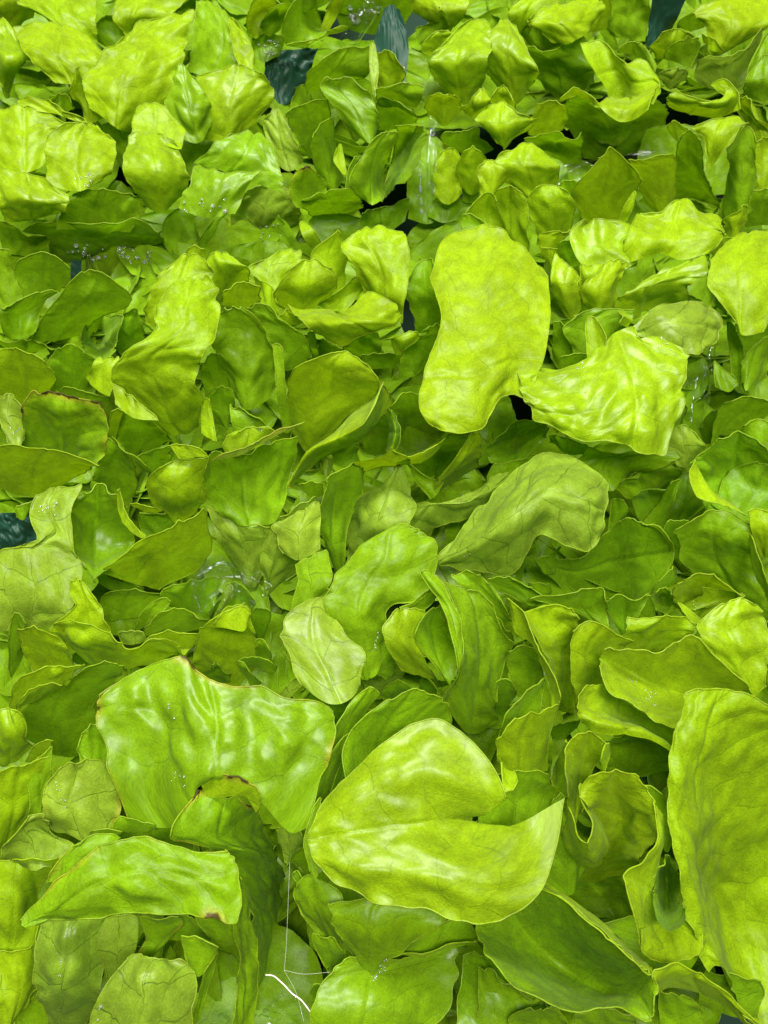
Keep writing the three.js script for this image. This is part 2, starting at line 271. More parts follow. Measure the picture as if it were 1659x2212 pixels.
lettuce(745, 300, 'upright rosette lettuce with smooth spoon-shaped leaves and browned tips, in the upper middle'); rosette(16, 6.5, -3.5);
T2();
L('mid exact', [920, 1300, -5, 1040, 1330, -5, 1150, 1250, -5], [920, 1050, -3.6, 1040, 1050, -3.4, 1140, 1050, -3.6], [950, 850, -2.8, 1040, 820, -2.6, 1110, 850, -2.8]);
L('mid exact', [1040, 1290, -4.6, 1130, 1320, -4.6, 1300, 1270, -4.6], [1060, 1180, -4, 1160, 1190, -4, 1290, 1170, -4]);
L('mid calm gloss exact', [560, 780, -2, 690, 850, -2, 740, 760, -2], [440, 590, -.5, 590, 640, -.8, 735, 680, -1], [385, 510, 0, 500, 520, -.2, 700, 580, -.4], [430, 460, .5, 500, 470, .4, 570, 465, .4, 670, 540, 0]);
L('mid calm exact', [640, 1180, -2, 700, 1215, -2, 760, 1190, -2], [570, 1080, -.5, 700, 1080, -1.5, 780, 1000, -3], [650, 920, 0, 740, 880, 0, 820, 900, -.6], [730, 810, .8, 800, 785, .8, 850, 800, .6]);
L('mid calm exact', [760, 1190, -2, 800, 1150, -3, 840, 1100, -1.5, 890, 1090, -1], [800, 1000, -4, 850, 950, -3, 920, 960, -1, 980, 930, .2], [850, 790, -1, 900, 800, -1, 960, 830, -.3, 1035, 810, .8], [840, 745, .5, 930, 738, .8, 1000, 750, .8, 1040, 780, .8]);
L('mid calm exact', [730, 600, -1, 850, 620, -1.2, 960, 640, -1], [720, 540, 0, 850, 550, -.2, 1000, 560, 0], [760, 515, .4, 900, 500, .4, 1010, 520, .4]);
L('deep calm exact', [740, 780, -3, 850, 760, -3, 960, 720, -3], [730, 650, -1.5, 850, 640, -1.5, 970, 690, -1.5], [730, 580, -.6, 820, 590, -.5, 940, 660, -.6]);
L('mid calm gloss exact', [330, 940, -4, 400, 880, -4, 460, 800, -4], [220, 760, -1.5, 330, 720, -2, 460, 700, -2.5], [195, 680, -.5, 280, 610, -.5, 440, 590, -1]);
L('mid calm exact', [400, 1090, -5, 470, 1140, -5, 540, 1060, -5], [335, 900, -2.5, 420, 880, -3, 500, 900, -4], [350, 820, -1.5, 400, 740, -1.5, 470, 690, -1.5]);
L('mid calm exact', [310, 560, -3, 420, 520, -3, 560, 480, -3], [310, 450, -1.5, 470, 420, -1.5, 690, 430, -1.5], [410, 340, -.5, 560, 275, -.3, 690, 280, -.3]);
L('light browner', [740, 510, -2, 810, 520, -2, 880, 480, -2], [715, 400, -1, 800, 400, -1, 885, 420, -1], [740, 320, -.3, 790, 310, -.3, 850, 350, -.3]);
L('mid brown', [260, 1230, -2, 350, 1190, -2, 430, 1140, -2], [220, 1100, -1, 310, 1080, -1, 410, 1080, -1.5], [250, 1020, -.5, 320, 1000, -.3, 370, 1030, -.8]);
L('mid calm exact', [350, 1290, -5, 500, 1280, -5, 640, 1240, -5], [270, 1200, -2, 450, 1200, -3, 640, 1190, -4], [290, 1180, -1.5, 420, 1150, -1.5, 570, 1120, -1.5]);
L('pale', [710, 560, -1, 730, 540, -1], [690, 400, -.4, 735, 400, -.4], [690, 265, .1, 720, 265, .1]);
L('mid calm exact', [540, 1130, -3, 600, 1080, -3], [560, 1010, -2.4, 600, 980, -2.4], [600, 930, -2, 630, 930, -2]);
L('yellow calm', [490, 880, -2.6, 520, 860, -2.6], [480, 950, -3, 530, 930, -3], [530, 1040, -3.4, 550, 1020, -3.4]);
L('deep', [640, 1390, -5, 760, 1380, -5.5, 900, 1300, -5], [640, 1260, -4, 760, 1240, -4.5, 930, 1170, -4]);

lettuce(640, 20, 'lettuce cut off by the top edge, smooth upright leaves above a wet dark sheet'); rosette(12, 7, -2.5);
T2();
L('mid', [520, 150, -5, 700, 170, -5, 900, 140, -5], [500, 20, -3.5, 700, 30, -3.5, 930, 20, -3.5], [520, -80, -2, 700, -90, -2, 920, -80, -2]);
T2();
L('mid calm', [190, 260, -2, 300, 260, -2, 440, 200, -1.5], [180, 160, -1, 270, 130, -1, 390, 160, -2], [230, 0, .3, 300, -40, .5, 360, -20, .3]);
L('light calm', [200, 268, -2, 300, 262, -2, 440, 210, -1.5, 545, 180, -1.2], [230, 250, -1.8, 340, 235, -1.8, 440, 190, -1.3, 520, 150, -.9]);
L('light calm', [390, 190, -2, 440, 190, -2], [440, 60, -1, 500, 70, -1], [490, -40, .2, 540, -40, .2]);
L('mid calm', [40, 180, -2, 100, 190, -2, 180, 150, -2], [60, 110, -1, 140, 70, -1, 220, 60, -1], [90, 60, -.3, 160, 30, 0, 230, 20, -.2]);
L('light calm', [-40, 190, -2, 20, 200, -2, 80, 170, -2], [-30, 100, -1, 50, 60, -1, 130, 70, -1], [0, 0, .2, 60, -20, .3, 130, -10, .2]);
L('mid gloss', [0, 330, -3.5, 60, 350, -3.5, 140, 330, -3.5], [-5, 270, -3, 70, 260, -3, 165, 270, -3], [0, 205, -2.4, 80, 205, -2.4, 170, 205, -2.4]);
L('mid', [240, 30, -.5, 300, 60, -.5, 400, 30, -.5], [200, -40, .5, 300, -60, .8, 420, -50, .5]);

lettuce(1210, 170, 'bright lettuce with a large leaf curled into a hook over a dark hollow'); rosette(16, 9, -3);
T2();
L('light', [1080, 1160, -3.4, 1150, 1180, -3.4, 1230, 1150, -3.4], [1070, 1020, -2.4, 1150, 1000, -2.2, 1240, 1010, -2.4], [1110, 900, -1.6, 1160, 890, -1.5, 1210, 900, -1.6]);
L('light', [1230, 1110, -3, 1300, 1130, -3, 1370, 1090, -3], [1220, 980, -1.8, 1300, 970, -1.6, 1370, 960, -1.8], [1250, 900, -1, 1300, 880, -.9, 1350, 900, -1]);
A2();
L('light gloss', [140, 215, -2, 190, 235, -2, 245, 215, -2], [118, 160, -.4, 180, 150, 0, 250, 145, 0], [150, 110, .2, 200, 80, .5, 260, 100, .2], [190, 65, .5, 230, 45, .5, 265, 60, .4]);
L('light gloss', [265, 195, -2, 320, 230, -2, 375, 205, -2], [243, 130, -.4, 300, 130, 0, 375, 170, -.4], [255, 90, .1, 310, 85, .5, 350, 110, .2], [280, 60, .4, 300, 45, .6, 325, 65, .3]);
L('light calm exact', [487, 108, .9, 510, 160, .3, 545, 215, -.6, 560, 250, -1.2], [540, 102, 1, 560, 150, .2, 580, 200, -.6, 590, 240, -1.2], [575, 140, .8, 600, 180, .3, 610, 215, -.4, 610, 250, -.8], [600, 155, .9, 630, 190, .5, 640, 220, .1, 640, 250, -.2], [628, 145, 1, 660, 185, .8, 672, 215, .6, 665, 255, .2], [650, 153, 1, 680, 195, .9, 683, 225, .8, 668, 262, .3]);
L('light calm exact', [530, 262, .2, 555, 285, .1, 585, 302, 0, 620, 297, 0, 655, 272, .2], [545, 250, .2, 575, 265, .5, 600, 270, .6, 630, 262, .6, 665, 240, .6], [565, 240, -1, 590, 245, -.6, 610, 245, -.5, 635, 235, 0, 675, 215, .7]);
L('light', [320, 470, -1, 370, 478, -1, 425, 455, -1], [282, 410, 0, 350, 410, .6, 425, 410, .3], [300, 380, .4, 355, 363, .8, 410, 385, .4]);
T3();
L('mid', [770, 310, -.4, 880, 330, -.5, 1000, 430, -.3], [780, 270, .2, 870, 250, .3, 940, 290, .2]);
L('deep calm', [560, 930, -6, 750, 900, -6, 1000, 880, -6], [480, 680, -3, 700, 720, -4, 1010, 700, -4], [480, 590, -.8, 560, 570, -1, 640, 640, -1.5, 1000, 590, -1.5]);
L('light calm', [435, 600, -.6, 520, 560, -.5, 600, 590, -.3, 645, 640, 0], [430, 570, 0, 510, 515, .3, 600, 555, .4, 655, 610, .3]);
L('mid calm', [400, 940, -4, 480, 950, -4, 545, 950, -4], [240, 830, -1.5, 400, 840, -2, 540, 860, -2.5], [300, 800, -1, 400, 780, -.6, 500, 830, -1, 550, 780, -1]);
L('light', [240, 800, -2, 330, 800, -2, 430, 760, -2], [260, 720, -1, 360, 700, -.8, 460, 690, -1], [290, 620, 0, 380, 610, .2, 450, 640, 0]);
L('light frilly', [380, 250, -.5, 500, 220, 0, 640, 140, 0], [270, 140, .3, 420, 130, 1, 650, 60, .8], [230, 110, .6, 400, 30, 1, 640, -20, 1]);
L('light', [140, 190, -1, 180, 200, -1, 240, 130, -1], [130, 90, .2, 240, 60, .4, 380, 60, .4], [170, 0, .8, 300, -40, 1, 420, -40, 1]);
L('mid', [230, 250, -2, 320, 320, -2, 550, 190, -2], [210, 190, -1, 320, 290, -1.4, 560, 200, -1], [240, 120, -.4, 300, 190, -.5, 380, 250, -.6]);
L('mid', [330, 530, -4, 450, 560, -4, 620, 470, -4], [250, 350, -2, 400, 380, -2, 600, 400, -2], [220, 260, -.8, 330, 315, -.8, 560, 200, -.8]);
L('light', [560, 170, -2, 700, 160, -2], [650, 60, -1, 720, 60, -1], [640, -30, .2, 700, -30, .2]);
L('mid bubbly', [720, 210, -3, 830, 210, -3, 930, 240, -3], [700, 110, -2, 830, 90, -2, 940, 100, -2], [700, 0, -1, 830, -30, -1, 950, -10, -1]);
T2();
L('light', [1040, 330, -1, 1110, 290, -1, 1180, 230, -1], [1005, 270, -.5, 1080, 210, -.1, 1180, 200, 0], [1060, 195, 0, 1120, 182, .1, 1170, 190, .1]);
L('light', [1430, 840, -1, 1480, 870, -1, 1600, 800, -1], [1335, 720, 0, 1470, 730, .3, 1659, 720, 0], [1350, 650, .3, 1480, 610, .8, 1560, 660, .6]);
L('light', [1230, 640, -1, 1300, 680, -1, 1380, 650, -1], [1290, 600, 0, 1340, 610, 0, 1400, 600, 0], [1310, 560, .3, 1350, 535, .4, 1380, 540, .3]);
L('light', [1400, 640, -1, 1480, 620, -1, 1550, 640, -1], [1420, 570, 0, 1480, 550, 0, 1540, 600, 0], [1440, 530, .3, 1480, 512, .4, 1520, 550, .3]);
L('light', [1040, 680, -2, 1130, 720, -2, 1230, 650, -2], [1030, 610, -1, 1120, 590, -.8, 1210, 600, -1], [1050, 560, -.4, 1130, 560, -.2, 1190, 570, -.4]);
L('mid', [1180, 900, -3, 1280, 920, -3, 1420, 880, -3], [1120, 830, -2, 1220, 830, -2, 1330, 820, -2], [1130, 790, -1.5, 1230, 780, -1.5, 1330, 760, -1.5]);
L('mid', [1240, 1190, -4, 1330, 1180, -4], [1250, 1080, -3.2, 1330, 1080, -3.2], [1260, 1040, -2.6, 1320, 1030, -2.6]);
L('light', [1350, 1140, -1, 1400, 1160, -1, 1460, 1100, -1], [1340, 1020, -.2, 1430, 1000, 0, 1560, 1010, 0], [1340, 980, .1, 1400, 950, .2, 1460, 960, .2]);
L('mid', [950, 170, -2, 1010, 240, -2, 1070, 170, -2], [1060, 130, -1, 1110, 150, -1, 1160, 160, -1], [1080, 20, .1, 1110, 60, .1, 1140, 80, .1]);
L('light', [1080, 180, -1.5, 1130, 190, -1.5, 1190, 150, -1.5], [960, 60, -.5, 1110, 60, 0, 1250, 60, 0], [950, -30, .4, 1100, -50, .6, 1280, -40, .6]);

lettuce(1560, 190, 'tall pale lettuce in the far right corner with a hooked leaf and standing folded blades'); rosette(14, 8, -3);
A2();
L('mid exact', [640, 480, -6, 740, 490, -6, 860, 480, -6], [630, 380, -5, 740, 380, -5, 860, 380, -5], [650, 320, -4, 740, 310, -4, 850, 320, -4]);
T3();
L('mid calm exact', [1110, 1180, -5, 1250, 1180, -5, 1380, 1240, -4], [1105, 950, -2, 1200, 950, -1.5, 1290, 1050, -2], [1130, 820, .5, 1190, 770, 1, 1260, 830, .5]);
L('mid calm exact', [1390, 1300, -4, 1500, 1290, -3, 1640, 1200, -3], [1420, 1000, -1.5, 1500, 1000, -1, 1580, 980, -1], [1420, 880, .5, 1530, 740, 1, 1590, 840, .3]);
L('light calm exact', [1290, 1000, -1, 1330, 980, -1, 1410, 880, 0], [1270, 820, 0, 1350, 800, .5, 1530, 740, 1], [1200, 760, .5, 1330, 710, 1, 1480, 690, 1, 1540, 740, 1]);
L('light calm exact', [1110, 830, -1, 1140, 860, -1, 1180, 800, -1], [1060, 740, 0, 1110, 740, 0, 1180, 760, -.2], [1080, 720, .3, 1110, 712, .3, 1150, 740, .1]);
L('light calm exact', [1070, 640, -1, 1200, 680, -1, 1380, 700, -1], [1065, 580, 0, 1200, 610, .2, 1380, 610, .4, 1480, 560, .6], [1110, 530, .5, 1220, 575, .6, 1370, 600, .4, 1410, 545, .7, 1370, 500, .9]);
L('light calm exact', [1380, 700, -1, 1490, 650, 0], [1440, 620, -.2, 1485, 560, .5], [1320, 500, .3, 1400, 470, .9, 1470, 530, .7]);
L('pale dull', [1250, 500, -2, 1400, 520, -2, 1510, 550, -2], [1250, 400, -1, 1400, 400, -1, 1550, 400, -1], [1300, 340, 0, 1480, 310, 0, 1659, 140, 1]);
L('yellow', [1300, 290, -1, 1370, 310, -1, 1470, 270, -1], [1290, 130, 0, 1450, 150, .5, 1659, 140, .5], [1200, 60, .5, 1400, 0, 1, 1720, -50, 1]);
L('light exact', [1280, 260, -.6, 1320, 300, -.6, 1400, 310, -.8], [1255, 205, 0, 1310, 215, 0, 1370, 260, -.3]);
L('light exact', [1000, 340, -2, 1080, 350, -2, 1210, 410, -2], [960, 280, -1, 1080, 290, -1, 1240, 300, -1], [1030, 190, 0, 1120, 160, 0, 1250, 220, 0]);
L('mid exact', [1050, 340, -1.5, 1130, 380, -1.4, 1210, 400, -1.5], [1060, 290, -.8, 1160, 290, -.6, 1260, 290, -.8], [1110, 250, -.2, 1180, 225, 0, 1250, 225, -.2]);
L('pale dull', [1040, 500, -3, 1080, 520, -3, 1150, 490, -3], [1020, 440, -2, 1090, 440, -1.7, 1170, 440, -2], [1080, 405, -1.5, 1120, 405, -1.4, 1150, 410, -1.5]);
L('mid exact', [1520, 560, -1, 1600, 600, -1, 1720, 600, -1], [1530, 480, 0, 1640, 470, .2, 1740, 460, .2], [1600, 360, .8, 1650, 330, 1, 1740, 320, 1]);
L('mid exact', [1530, 540, -.8, 1590, 440, -.4, 1640, 420, -.4], [1560, 380, .2, 1610, 320, .4, 1640, 380, .2], [1640, 200, 1, 1680, 190, 1]);
L('light bubbly', [1560, 790, -2, 1640, 880, -2, 1720, 860, -2], [1500, 640, -1, 1580, 680, -1, 1640, 740, -1], [1490, 590, -.3, 1540, 600, -.2, 1600, 700, -.4]);
L('light frilly', [1560, 1080, -2, 1620, 1120, -2, 1720, 1080, -2], [1560, 950, -1, 1640, 940, -1, 1730, 940, -1], [1580, 840, -.3, 1640, 830, -.3, 1730, 840, -.3]);
L('mid exact', [1530, 1350, -4, 1620, 1340, -4, 1720, 1340, -4], [1540, 1210, -2.5, 1640, 1200, -2.5, 1720, 1200, -2.5], [1580, 1130, -1.8, 1660, 1120, -1.8, 1720, 1120, -1.8]);
L('mid exact', [1110, 170, -3, 1200, 190, -3, 1300, 160, -3], [1130, 110, -2.2, 1210, 100, -2, 1300, 100, -2.2], [1200, 70, -1.6, 1250, 60, -1.5, 1300, 80, -1.6]);

lettuce(110, 680, 'shadowed dark green lettuce at the left edge with one pointed leaf standing up'); rosette(14, 7, -3.5);
Q1();
L('mid calm exact', [145, 700, -3, 230, 700, -3.2, 350, 680, -4], [190, 590, -1.5, 300, 600, -1.8, 440, 600, -2.6], [250, 510, -.6, 380, 500, -.6, 535, 575, -1.8], [300, 455, .1, 420, 430, 0, 560, 520, -.9], [350, 408, .5, 410, 398, .5, 480, 432, .1]);
T4();
L('mid calm', [490, 640, -3.5, 600, 695, -3.5, 680, 640, -3], [480, 560, -3, 580, 560, -5, 690, 580, -3], [520, 480, -3, 620, 450, -4.5, 740, 440, -2.5]);
L('mid', [30, 550, -2, 120, 545, -2, 220, 510, -2], [5, 430, -1, 120, 440, -1.5, 250, 400, -1.5], [30, 380, -.6, 200, 310, -.6, 350, 280, -.8]);
L('mid calm', [130, 330, -3, 250, 310, -3, 370, 280, -3], [90, 180, -2, 250, 170, -2, 420, 200, -2], [120, 110, -1.2, 250, 70, -1, 370, 110, -1.2]);
L('mid', [0, 370, -3, 60, 380, -3, 130, 340, -3], [-40, 200, -2, 30, 200, -2, 80, 180, -2], [-40, 40, -1, 10, 45, -1, 50, 50, -1]);
L('deep', [700, 640, -5, 780, 650, -5, 860, 600, -5], [690, 530, -3.5, 770, 520, -3.2, 850, 520, -3.5], [740, 430, -2.5, 790, 400, -2.3, 820, 390, -2.5]);
L('mid', [0, 620, -4, 160, 650, -4, 330, 640, -4], [-20, 590, -3, 160, 600, -3, 320, 620, -3]);

lettuce(560, 690, 'light lettuce left of centre with one long pale leaf drooping to the left'); rosette(18, 9, -3.5);
Q1();
L('light frilly exact', [720, 1100, -3, 770, 1115, -3, 860, 1080, -3], [510, 900, -.6, 680, 930, -.8, 865, 950, -.6], [485, 820, .4, 640, 800, .6, 850, 820, .5], [575, 740, 1.2, 720, 720, 1.6, 880, 770, 1.2], [680, 650, 1.6, 800, 640, 2, 925, 680, 1.6], [665, 580, 1.7, 800, 560, 2.2, 950, 550, 1.7], [720, 480, 1.9, 830, 470, 2.2, 930, 490, 1.7], [780, 437, 1.9, 840, 430, 2, 890, 440, 1.8]);
L('mid gloss exact', [1015, 960, -4, 1065, 1005, -4, 1180, 950, -4], [960, 790, -2.4, 1060, 840, -2.6, 1210, 800, -3], [922, 720, -1.4, 1060, 650, -1.2, 1190, 720, -2], [955, 590, -.6, 1020, 570, -.3, 1090, 590, -.4], [985, 565, -.3, 1010, 555, -.1, 1045, 555, -.1]);
L('mid dull', [1190, 800, -2.6, 1260, 800, -2.8, 1335, 770, -2.8], [1160, 680, -1.4, 1240, 690, -1.4, 1325, 715, -1.7], [1050, 560, -.2, 1140, 550, 0, 1240, 625, -.6]);
T4();
L('light', [860, 430, -1, 960, 450, -1, 1000, 300, -1], [900, 290, 0, 1060, 260, 0, 1250, 220, 0], [970, 170, .5, 1130, 75, .8, 1260, 150, .5]);
L('light', [1100, 90, 0, 1160, 100, 0, 1220, 80, 0], [1120, 40, .5, 1160, 25, .6, 1210, 50, .5]);
L('light', [1250, 290, -1, 1350, 240, -1, 1480, 200, -1], [1230, 110, 0, 1340, 130, .3, 1450, 150, 0], [1260, 70, .3, 1310, 62, .4, 1370, 80, .3]);
L('light', [1310, 370, -1, 1440, 380, -1, 1540, 330, -1], [1330, 300, 0, 1430, 230, .3, 1540, 280, 0]);
L('yellow', [690, 960, .5, 800, 1035, .4, 945, 1058, .2], [680, 850, .8, 790, 930, .8, 880, 1000, .5]);
L('mid', [1220, 920, -4, 1300, 930, -4, 1380, 880, -4], [1200, 780, -3, 1280, 780, -3, 1370, 780, -3], [1230, 680, -2, 1280, 670, -2, 1330, 690, -2]);
L('light', [1200, 1110, -2, 1280, 1150, -2], [1200, 1000, -1.4, 1250, 1000, -1.4], [1210, 930, -1, 1235, 940, -1]);
L('mid', [1280, 1060, -4, 1340, 1080, -4, 1390, 1000, -4], [1220, 960, -3, 1300, 930, -3, 1390, 950, -3], [1260, 880, -2.5, 1320, 860, -2.4, 1380, 880, -2.5]);
T5();
L('mid calm', [320, 1240, -3, 365, 1230, -3], [290, 1050, -1.5, 340, 1040, -1.5], [262, 750, 0, 320, 770, 0]);
L('light calm', [290, 540, -2, 450, 560, -2, 560, 500, -2], [280, 440, -.5, 450, 420, -.2, 640, 420, -.5], [370, 300, .8, 480, 255, .8, 610, 300, .6]);
L('yellow exact', [350, 545, -.7, 560, 550, -.9, 690, 560, 0, 830, 450, .2], [480, 650, -.5, 640, 640, .5, 850, 620, 1, 1000, 530, .8], [530, 690, -1, 700, 748, -.8, 870, 690, 0, 1000, 665, 0, 1035, 600, .3]);
L('light bubbly', [800, 430, -1, 920, 500, -1, 1040, 570, -1], [755, 300, 0, 900, 330, .3, 1060, 380, 0], [690, 180, .8, 850, 150, 1.2, 1060, 150, 1], [740, 110, 1, 850, 82, 1, 1030, 100, 1]);
L('light calm', [560, 480, -2, 620, 480, -2, 690, 420, -2], [490, 240, -.5, 600, 230, -.5, 690, 200, -.5], [640, 95, .5, 655, 90, .5]);
L('light calm', [500, 200, -3, 560, 190, -3], [440, 120, -2, 510, 90, -2], [418, 40, -2, 440, 25, -2]);
L('light dull', [130, 380, -2, 280, 440, -2, 380, 330, -2], [120, 320, -1.7, 250, 330, -1.6, 410, 300, -1.7], [230, 250, -1.5, 330, 210, -1.5, 430, 210, -1.5]);
L('light', [150, 390, -1.4, 250, 560, -1.6, 330, 560, -1.6], [140, 380, -1, 230, 420, -.8, 290, 500, -1]);
L('light', [540, 520, -2.2, 640, 540, -2.2, 700, 540, -2], [620, 480, -1.8, 700, 440, -1.6, 800, 440, -1.6], [720, 380, -1.2, 760, 360, -1, 810, 430, -1.2]);
L('light', [280, 610, -1.5, 400, 640, -1.5, 460, 610, -1.5], [290, 590, -1, 350, 560, -.9, 440, 560, -1]);
L('mid', [1110, 650, -3, 1200, 640, -3, 1280, 640, -3], [1060, 450, -1.5, 1170, 450, -1.5, 1270, 450, -1], [1060, 370, -1, 1170, 250, -.5, 1230, 300, -.3]);
L('mid', [1020, 930, -3, 1120, 900, -3, 1200, 850, -3], [1040, 790, -2, 1120, 750, -2, 1260, 740, -2], [1140, 690, -1.5, 1200, 665, -1, 1275, 650, -1]);
L('light calm', [970, 745, -1.5, 1000, 810, -1.8, 1030, 820, -2], [990, 725, -1, 1040, 750, -1, 1050, 790, -1.6], [1080, 680, -.8, 1120, 690, -.9, 1140, 720, -1.2]);
L('mid', [700, 840, -4, 800, 830, -4, 880, 840, -4], [690, 770, -3, 800, 760, -3, 900, 760, -3], [720, 720, -2.5, 800, 700, -2.4, 880, 690, -2.5]);
L('mid', [780, 900, -4, 900, 900, -4, 1020, 880, -4], [790, 830, -3.3, 900, 830, -3.3, 1030, 830, -3.3]);
L('mid calm', [500, 840, -4, 545, 830, -4], [480, 760, -2.6, 520, 760, -2.4], [470, 690, -2, 510, 690, -1.8]);
L('deep', [545, 830, -4.5, 620, 830, -5, 700, 820, -4.5], [550, 760, -3.5, 620, 770, -3.6, 690, 780, -3.5], [550, 720, -3, 600, 740, -3, 680, 780, -3]);

lettuce(1250, 640, 'big light lettuce right of centre with two broad leaves spread over its front'); rosette(20, 11, -3.5);
Q2();
L('yellow exact', [715, 420, 2.12, 722, 600, 2.08, 690, 790, 1.76, 660, 860, 1.63, 650, 985, 1.31], [620, 315, 2.35, 640, 560, 2.3, 590, 775, 1.99, 570, 850, 1.81, 560, 930, 1.45], [490, 215, 2.49, 510, 500, 2.49, 480, 810, 2.21, 480, 920, 1.94, 495, 975, 1.41], [370, 208, 2.44, 400, 450, 2.49, 370, 860, 2.3, 400, 1000, 1.94, 425, 1078, 1.27], [265, 245, 2.3, 290, 500, 2.35, 280, 850, 2.21, 290, 1000, 1.9, 310, 1108, 1.27], [197, 425, 2.12, 250, 610, 2.17, 165, 860, 2.04, 170, 1020, 1.76, 205, 1075, 1.31]);
L('light gloss bubbly exact', [575, 800, 1.7, 700, 818, 1.25, 830, 800, 1.25, 930, 740, 1.45, 1000, 662, 1.65, 1075, 650, 1.75, 1100, 690, 1.75, 1200, 685, 1.75, 1300, 745, 1.6], [585, 880, 1.5, 740, 880, 1.45, 860, 850, 1.55, 960, 830, 1.75, 1060, 800, 1.9, 1150, 800, 1.9, 1220, 800, 1.85, 1270, 800, 1.8, 1312, 800, 1.65], [605, 955, 1.2, 780, 990, 1.45, 900, 990, 1.6, 1000, 960, 1.75, 1090, 950, 1.85, 1160, 940, 1.85, 1220, 930, 1.75, 1260, 920, 1.65, 1295, 910, 1.5], [635, 1000, 0.9, 800, 1070, 1.15, 900, 1090, 1.25, 990, 1090, 1.35, 1080, 1090, 1.35, 1150, 1080, 1.3, 1200, 1050, 1.35, 1250, 1020, 1.35, 1298, 980, 1.3], [660, 1035, 0.6, 800, 1120, 0.7, 880, 1147, 0.7, 980, 1135, 0.75, 1050, 1145, 0.65, 1100, 1178, 0.45, 1160, 1195, 0.35, 1215, 1195, 0.35, 1230, 1085, 0.85]);
L('light', [885, 790, .7, 920, 780, .9, 950, 740, 1.3], [868, 650, 1.4, 910, 660, 1.5, 955, 680, 1.8], [880, 606, 1.7, 900, 600, 1.8, 925, 620, 1.8]);
ALL();
T6();
L('pale gloss', [870, 560, 1, 860, 610, 1, 880, 640, .8], [1000, 460, 1.5, 1020, 550, 1.8, 1030, 680, 1], [1230, 440, 1.5, 1240, 560, 1.8, 1200, 738, .8], [1330, 480, 1, 1400, 560, .8, 1370, 650, .6, 1290, 715, .5]);
L('light bubbly gloss', [750, 470, -1, 870, 480, -1, 1000, 430, -1, 1190, 440, -1], [820, 380, 0, 960, 350, .4, 1180, 330, 0], [930, 310, 0, 1100, 240, .6, 1280, 270, .8], [1000, 270, 0, 1200, 190, .6, 1285, 150, .8]);
L('mid gloss', [500, 720, -2, 600, 740, -2, 830, 600, -1], [460, 600, -1, 600, 560, -1, 840, 560, -.5], [520, 510, -.5, 700, 480, -.5, 870, 475, 0]);
L('light gloss', [390, 420, -1, 480, 500, -1, 550, 450, -1], [370, 320, 0, 450, 330, .3, 530, 330, 0], [400, 150, .5, 470, 230, .5, 560, 300, 0]);
L('light', [570, 460, -1, 660, 480, -.7, 760, 430, -1], [560, 340, 0, 680, 330, .3, 780, 290, 0], [680, 230, .5, 740, 190, .7, 820, 200, .5]);
L('light', [530, 360, -.8, 600, 360, -.8, 680, 320, -.8], [540, 260, -.2, 600, 280, 0, 690, 230, 0], [540, 210, 0, 590, 220, .1, 640, 220, .1]);
L('mid', [380, 760, -3, 440, 800, -3, 560, 770, -3], [390, 650, -2, 440, 650, -2, 520, 680, -2], [380, 560, -1.2, 420, 560, -1.2, 470, 620, -1.4]);
L('mid calm', [430, 790, -1.2, 500, 800, -1.2, 640, 780, -1.2], [430, 760, -.9, 520, 740, -.7, 590, 740, -.9]);
L('light frilly', [820, 490, -.4, 860, 540, -.2, 820, 590, -.4], [770, 480, .1, 810, 520, .2, 780, 570, 0]);
L('pale', [1100, 1380, -2, 1200, 1390, -2, 1280, 1310, -2], [1060, 1270, -1.5, 1180, 1280, -1.2, 1280, 1290, -1.5], [1080, 1190, -1, 1160, 1165, -.8, 1230, 1210, -1]);
L('mid', [560, 1480, -3, 720, 1520, -3, 850, 1460, -3], [540, 1430, -2.5, 700, 1400, -2.5, 1000, 1420, -2], [590, 1290, -2, 760, 1340, -2, 1060, 1310, -1.5, 1170, 1350, -1.5]);
L('mid', [1050, 1180, -1.4, 1110, 1170, -1.2, 1160, 1100, -1], [1060, 1080, -.6, 1120, 1060, -.3, 1170, 1060, -.4], [1060, 960, 0, 1110, 940, .3, 1140, 980, .3]);
L('brown yellow'.split(' ').reverse().join(' '), [300, 1060, .8, 370, 1150, .6, 400, 1210, .2], [290, 1040, 1.1, 360, 1080, 1, 430, 1180, .6]);
T3();
L('light frilly exact', [780, 1640, -1, 850, 1560, 0, 1010, 1500, .3, 1140, 1545, .5, 1250, 1520, .8, 1310, 1490, .8], [810, 1430, .6, 950, 1420, 1, 1130, 1430, 1.2, 1280, 1420, 1.4, 1400, 1390, 1.4], [890, 1275, 1, 1040, 1320, 1, 1110, 1290, 1.2, 1260, 1310, 1.6, 1390, 1370, 1.6], [900, 1245, 1, 1020, 1255, 1.2, 1140, 1170, 1.6, 1230, 1215, 1.6, 1370, 1270, 1.6]);
L('light frilly gloss', [640, 1650, -.5, 760, 1560, 0, 850, 1530, 0], [540, 1560, 0, 680, 1460, .6, 800, 1440, .4], [500, 1380, .6, 650, 1340, .8, 890, 1360, .6], [560, 1320, .8, 640, 1325, .8, 860, 1320, .8]);
L('light', [20, 1330, -2, 120, 1420, -2, 240, 1480, -2], [20, 1170, -.5, 120, 1200, -.5, 230, 1280, -.5], [60, 1110, .3, 130, 1100, .5, 200, 1140, .5]);
L('light', [-90, 1420, -2, 0, 1420, -2, 80, 1380, -2], [-150, 1300, -1, -30, 1250, -1, 60, 1280, -1], [-60, 1170, -.1, 0, 1150, 0, 50, 1180, -.1]);
L('mid calm', [-110, 1420, -1, -60, 1440, -1, -20, 1420, -1], [-160, 1330, -.6, -90, 1340, -.6, -30, 1340, -.6], [-150, 1270, -.2, -110, 1270, -.2, -40, 1310, -.3]);
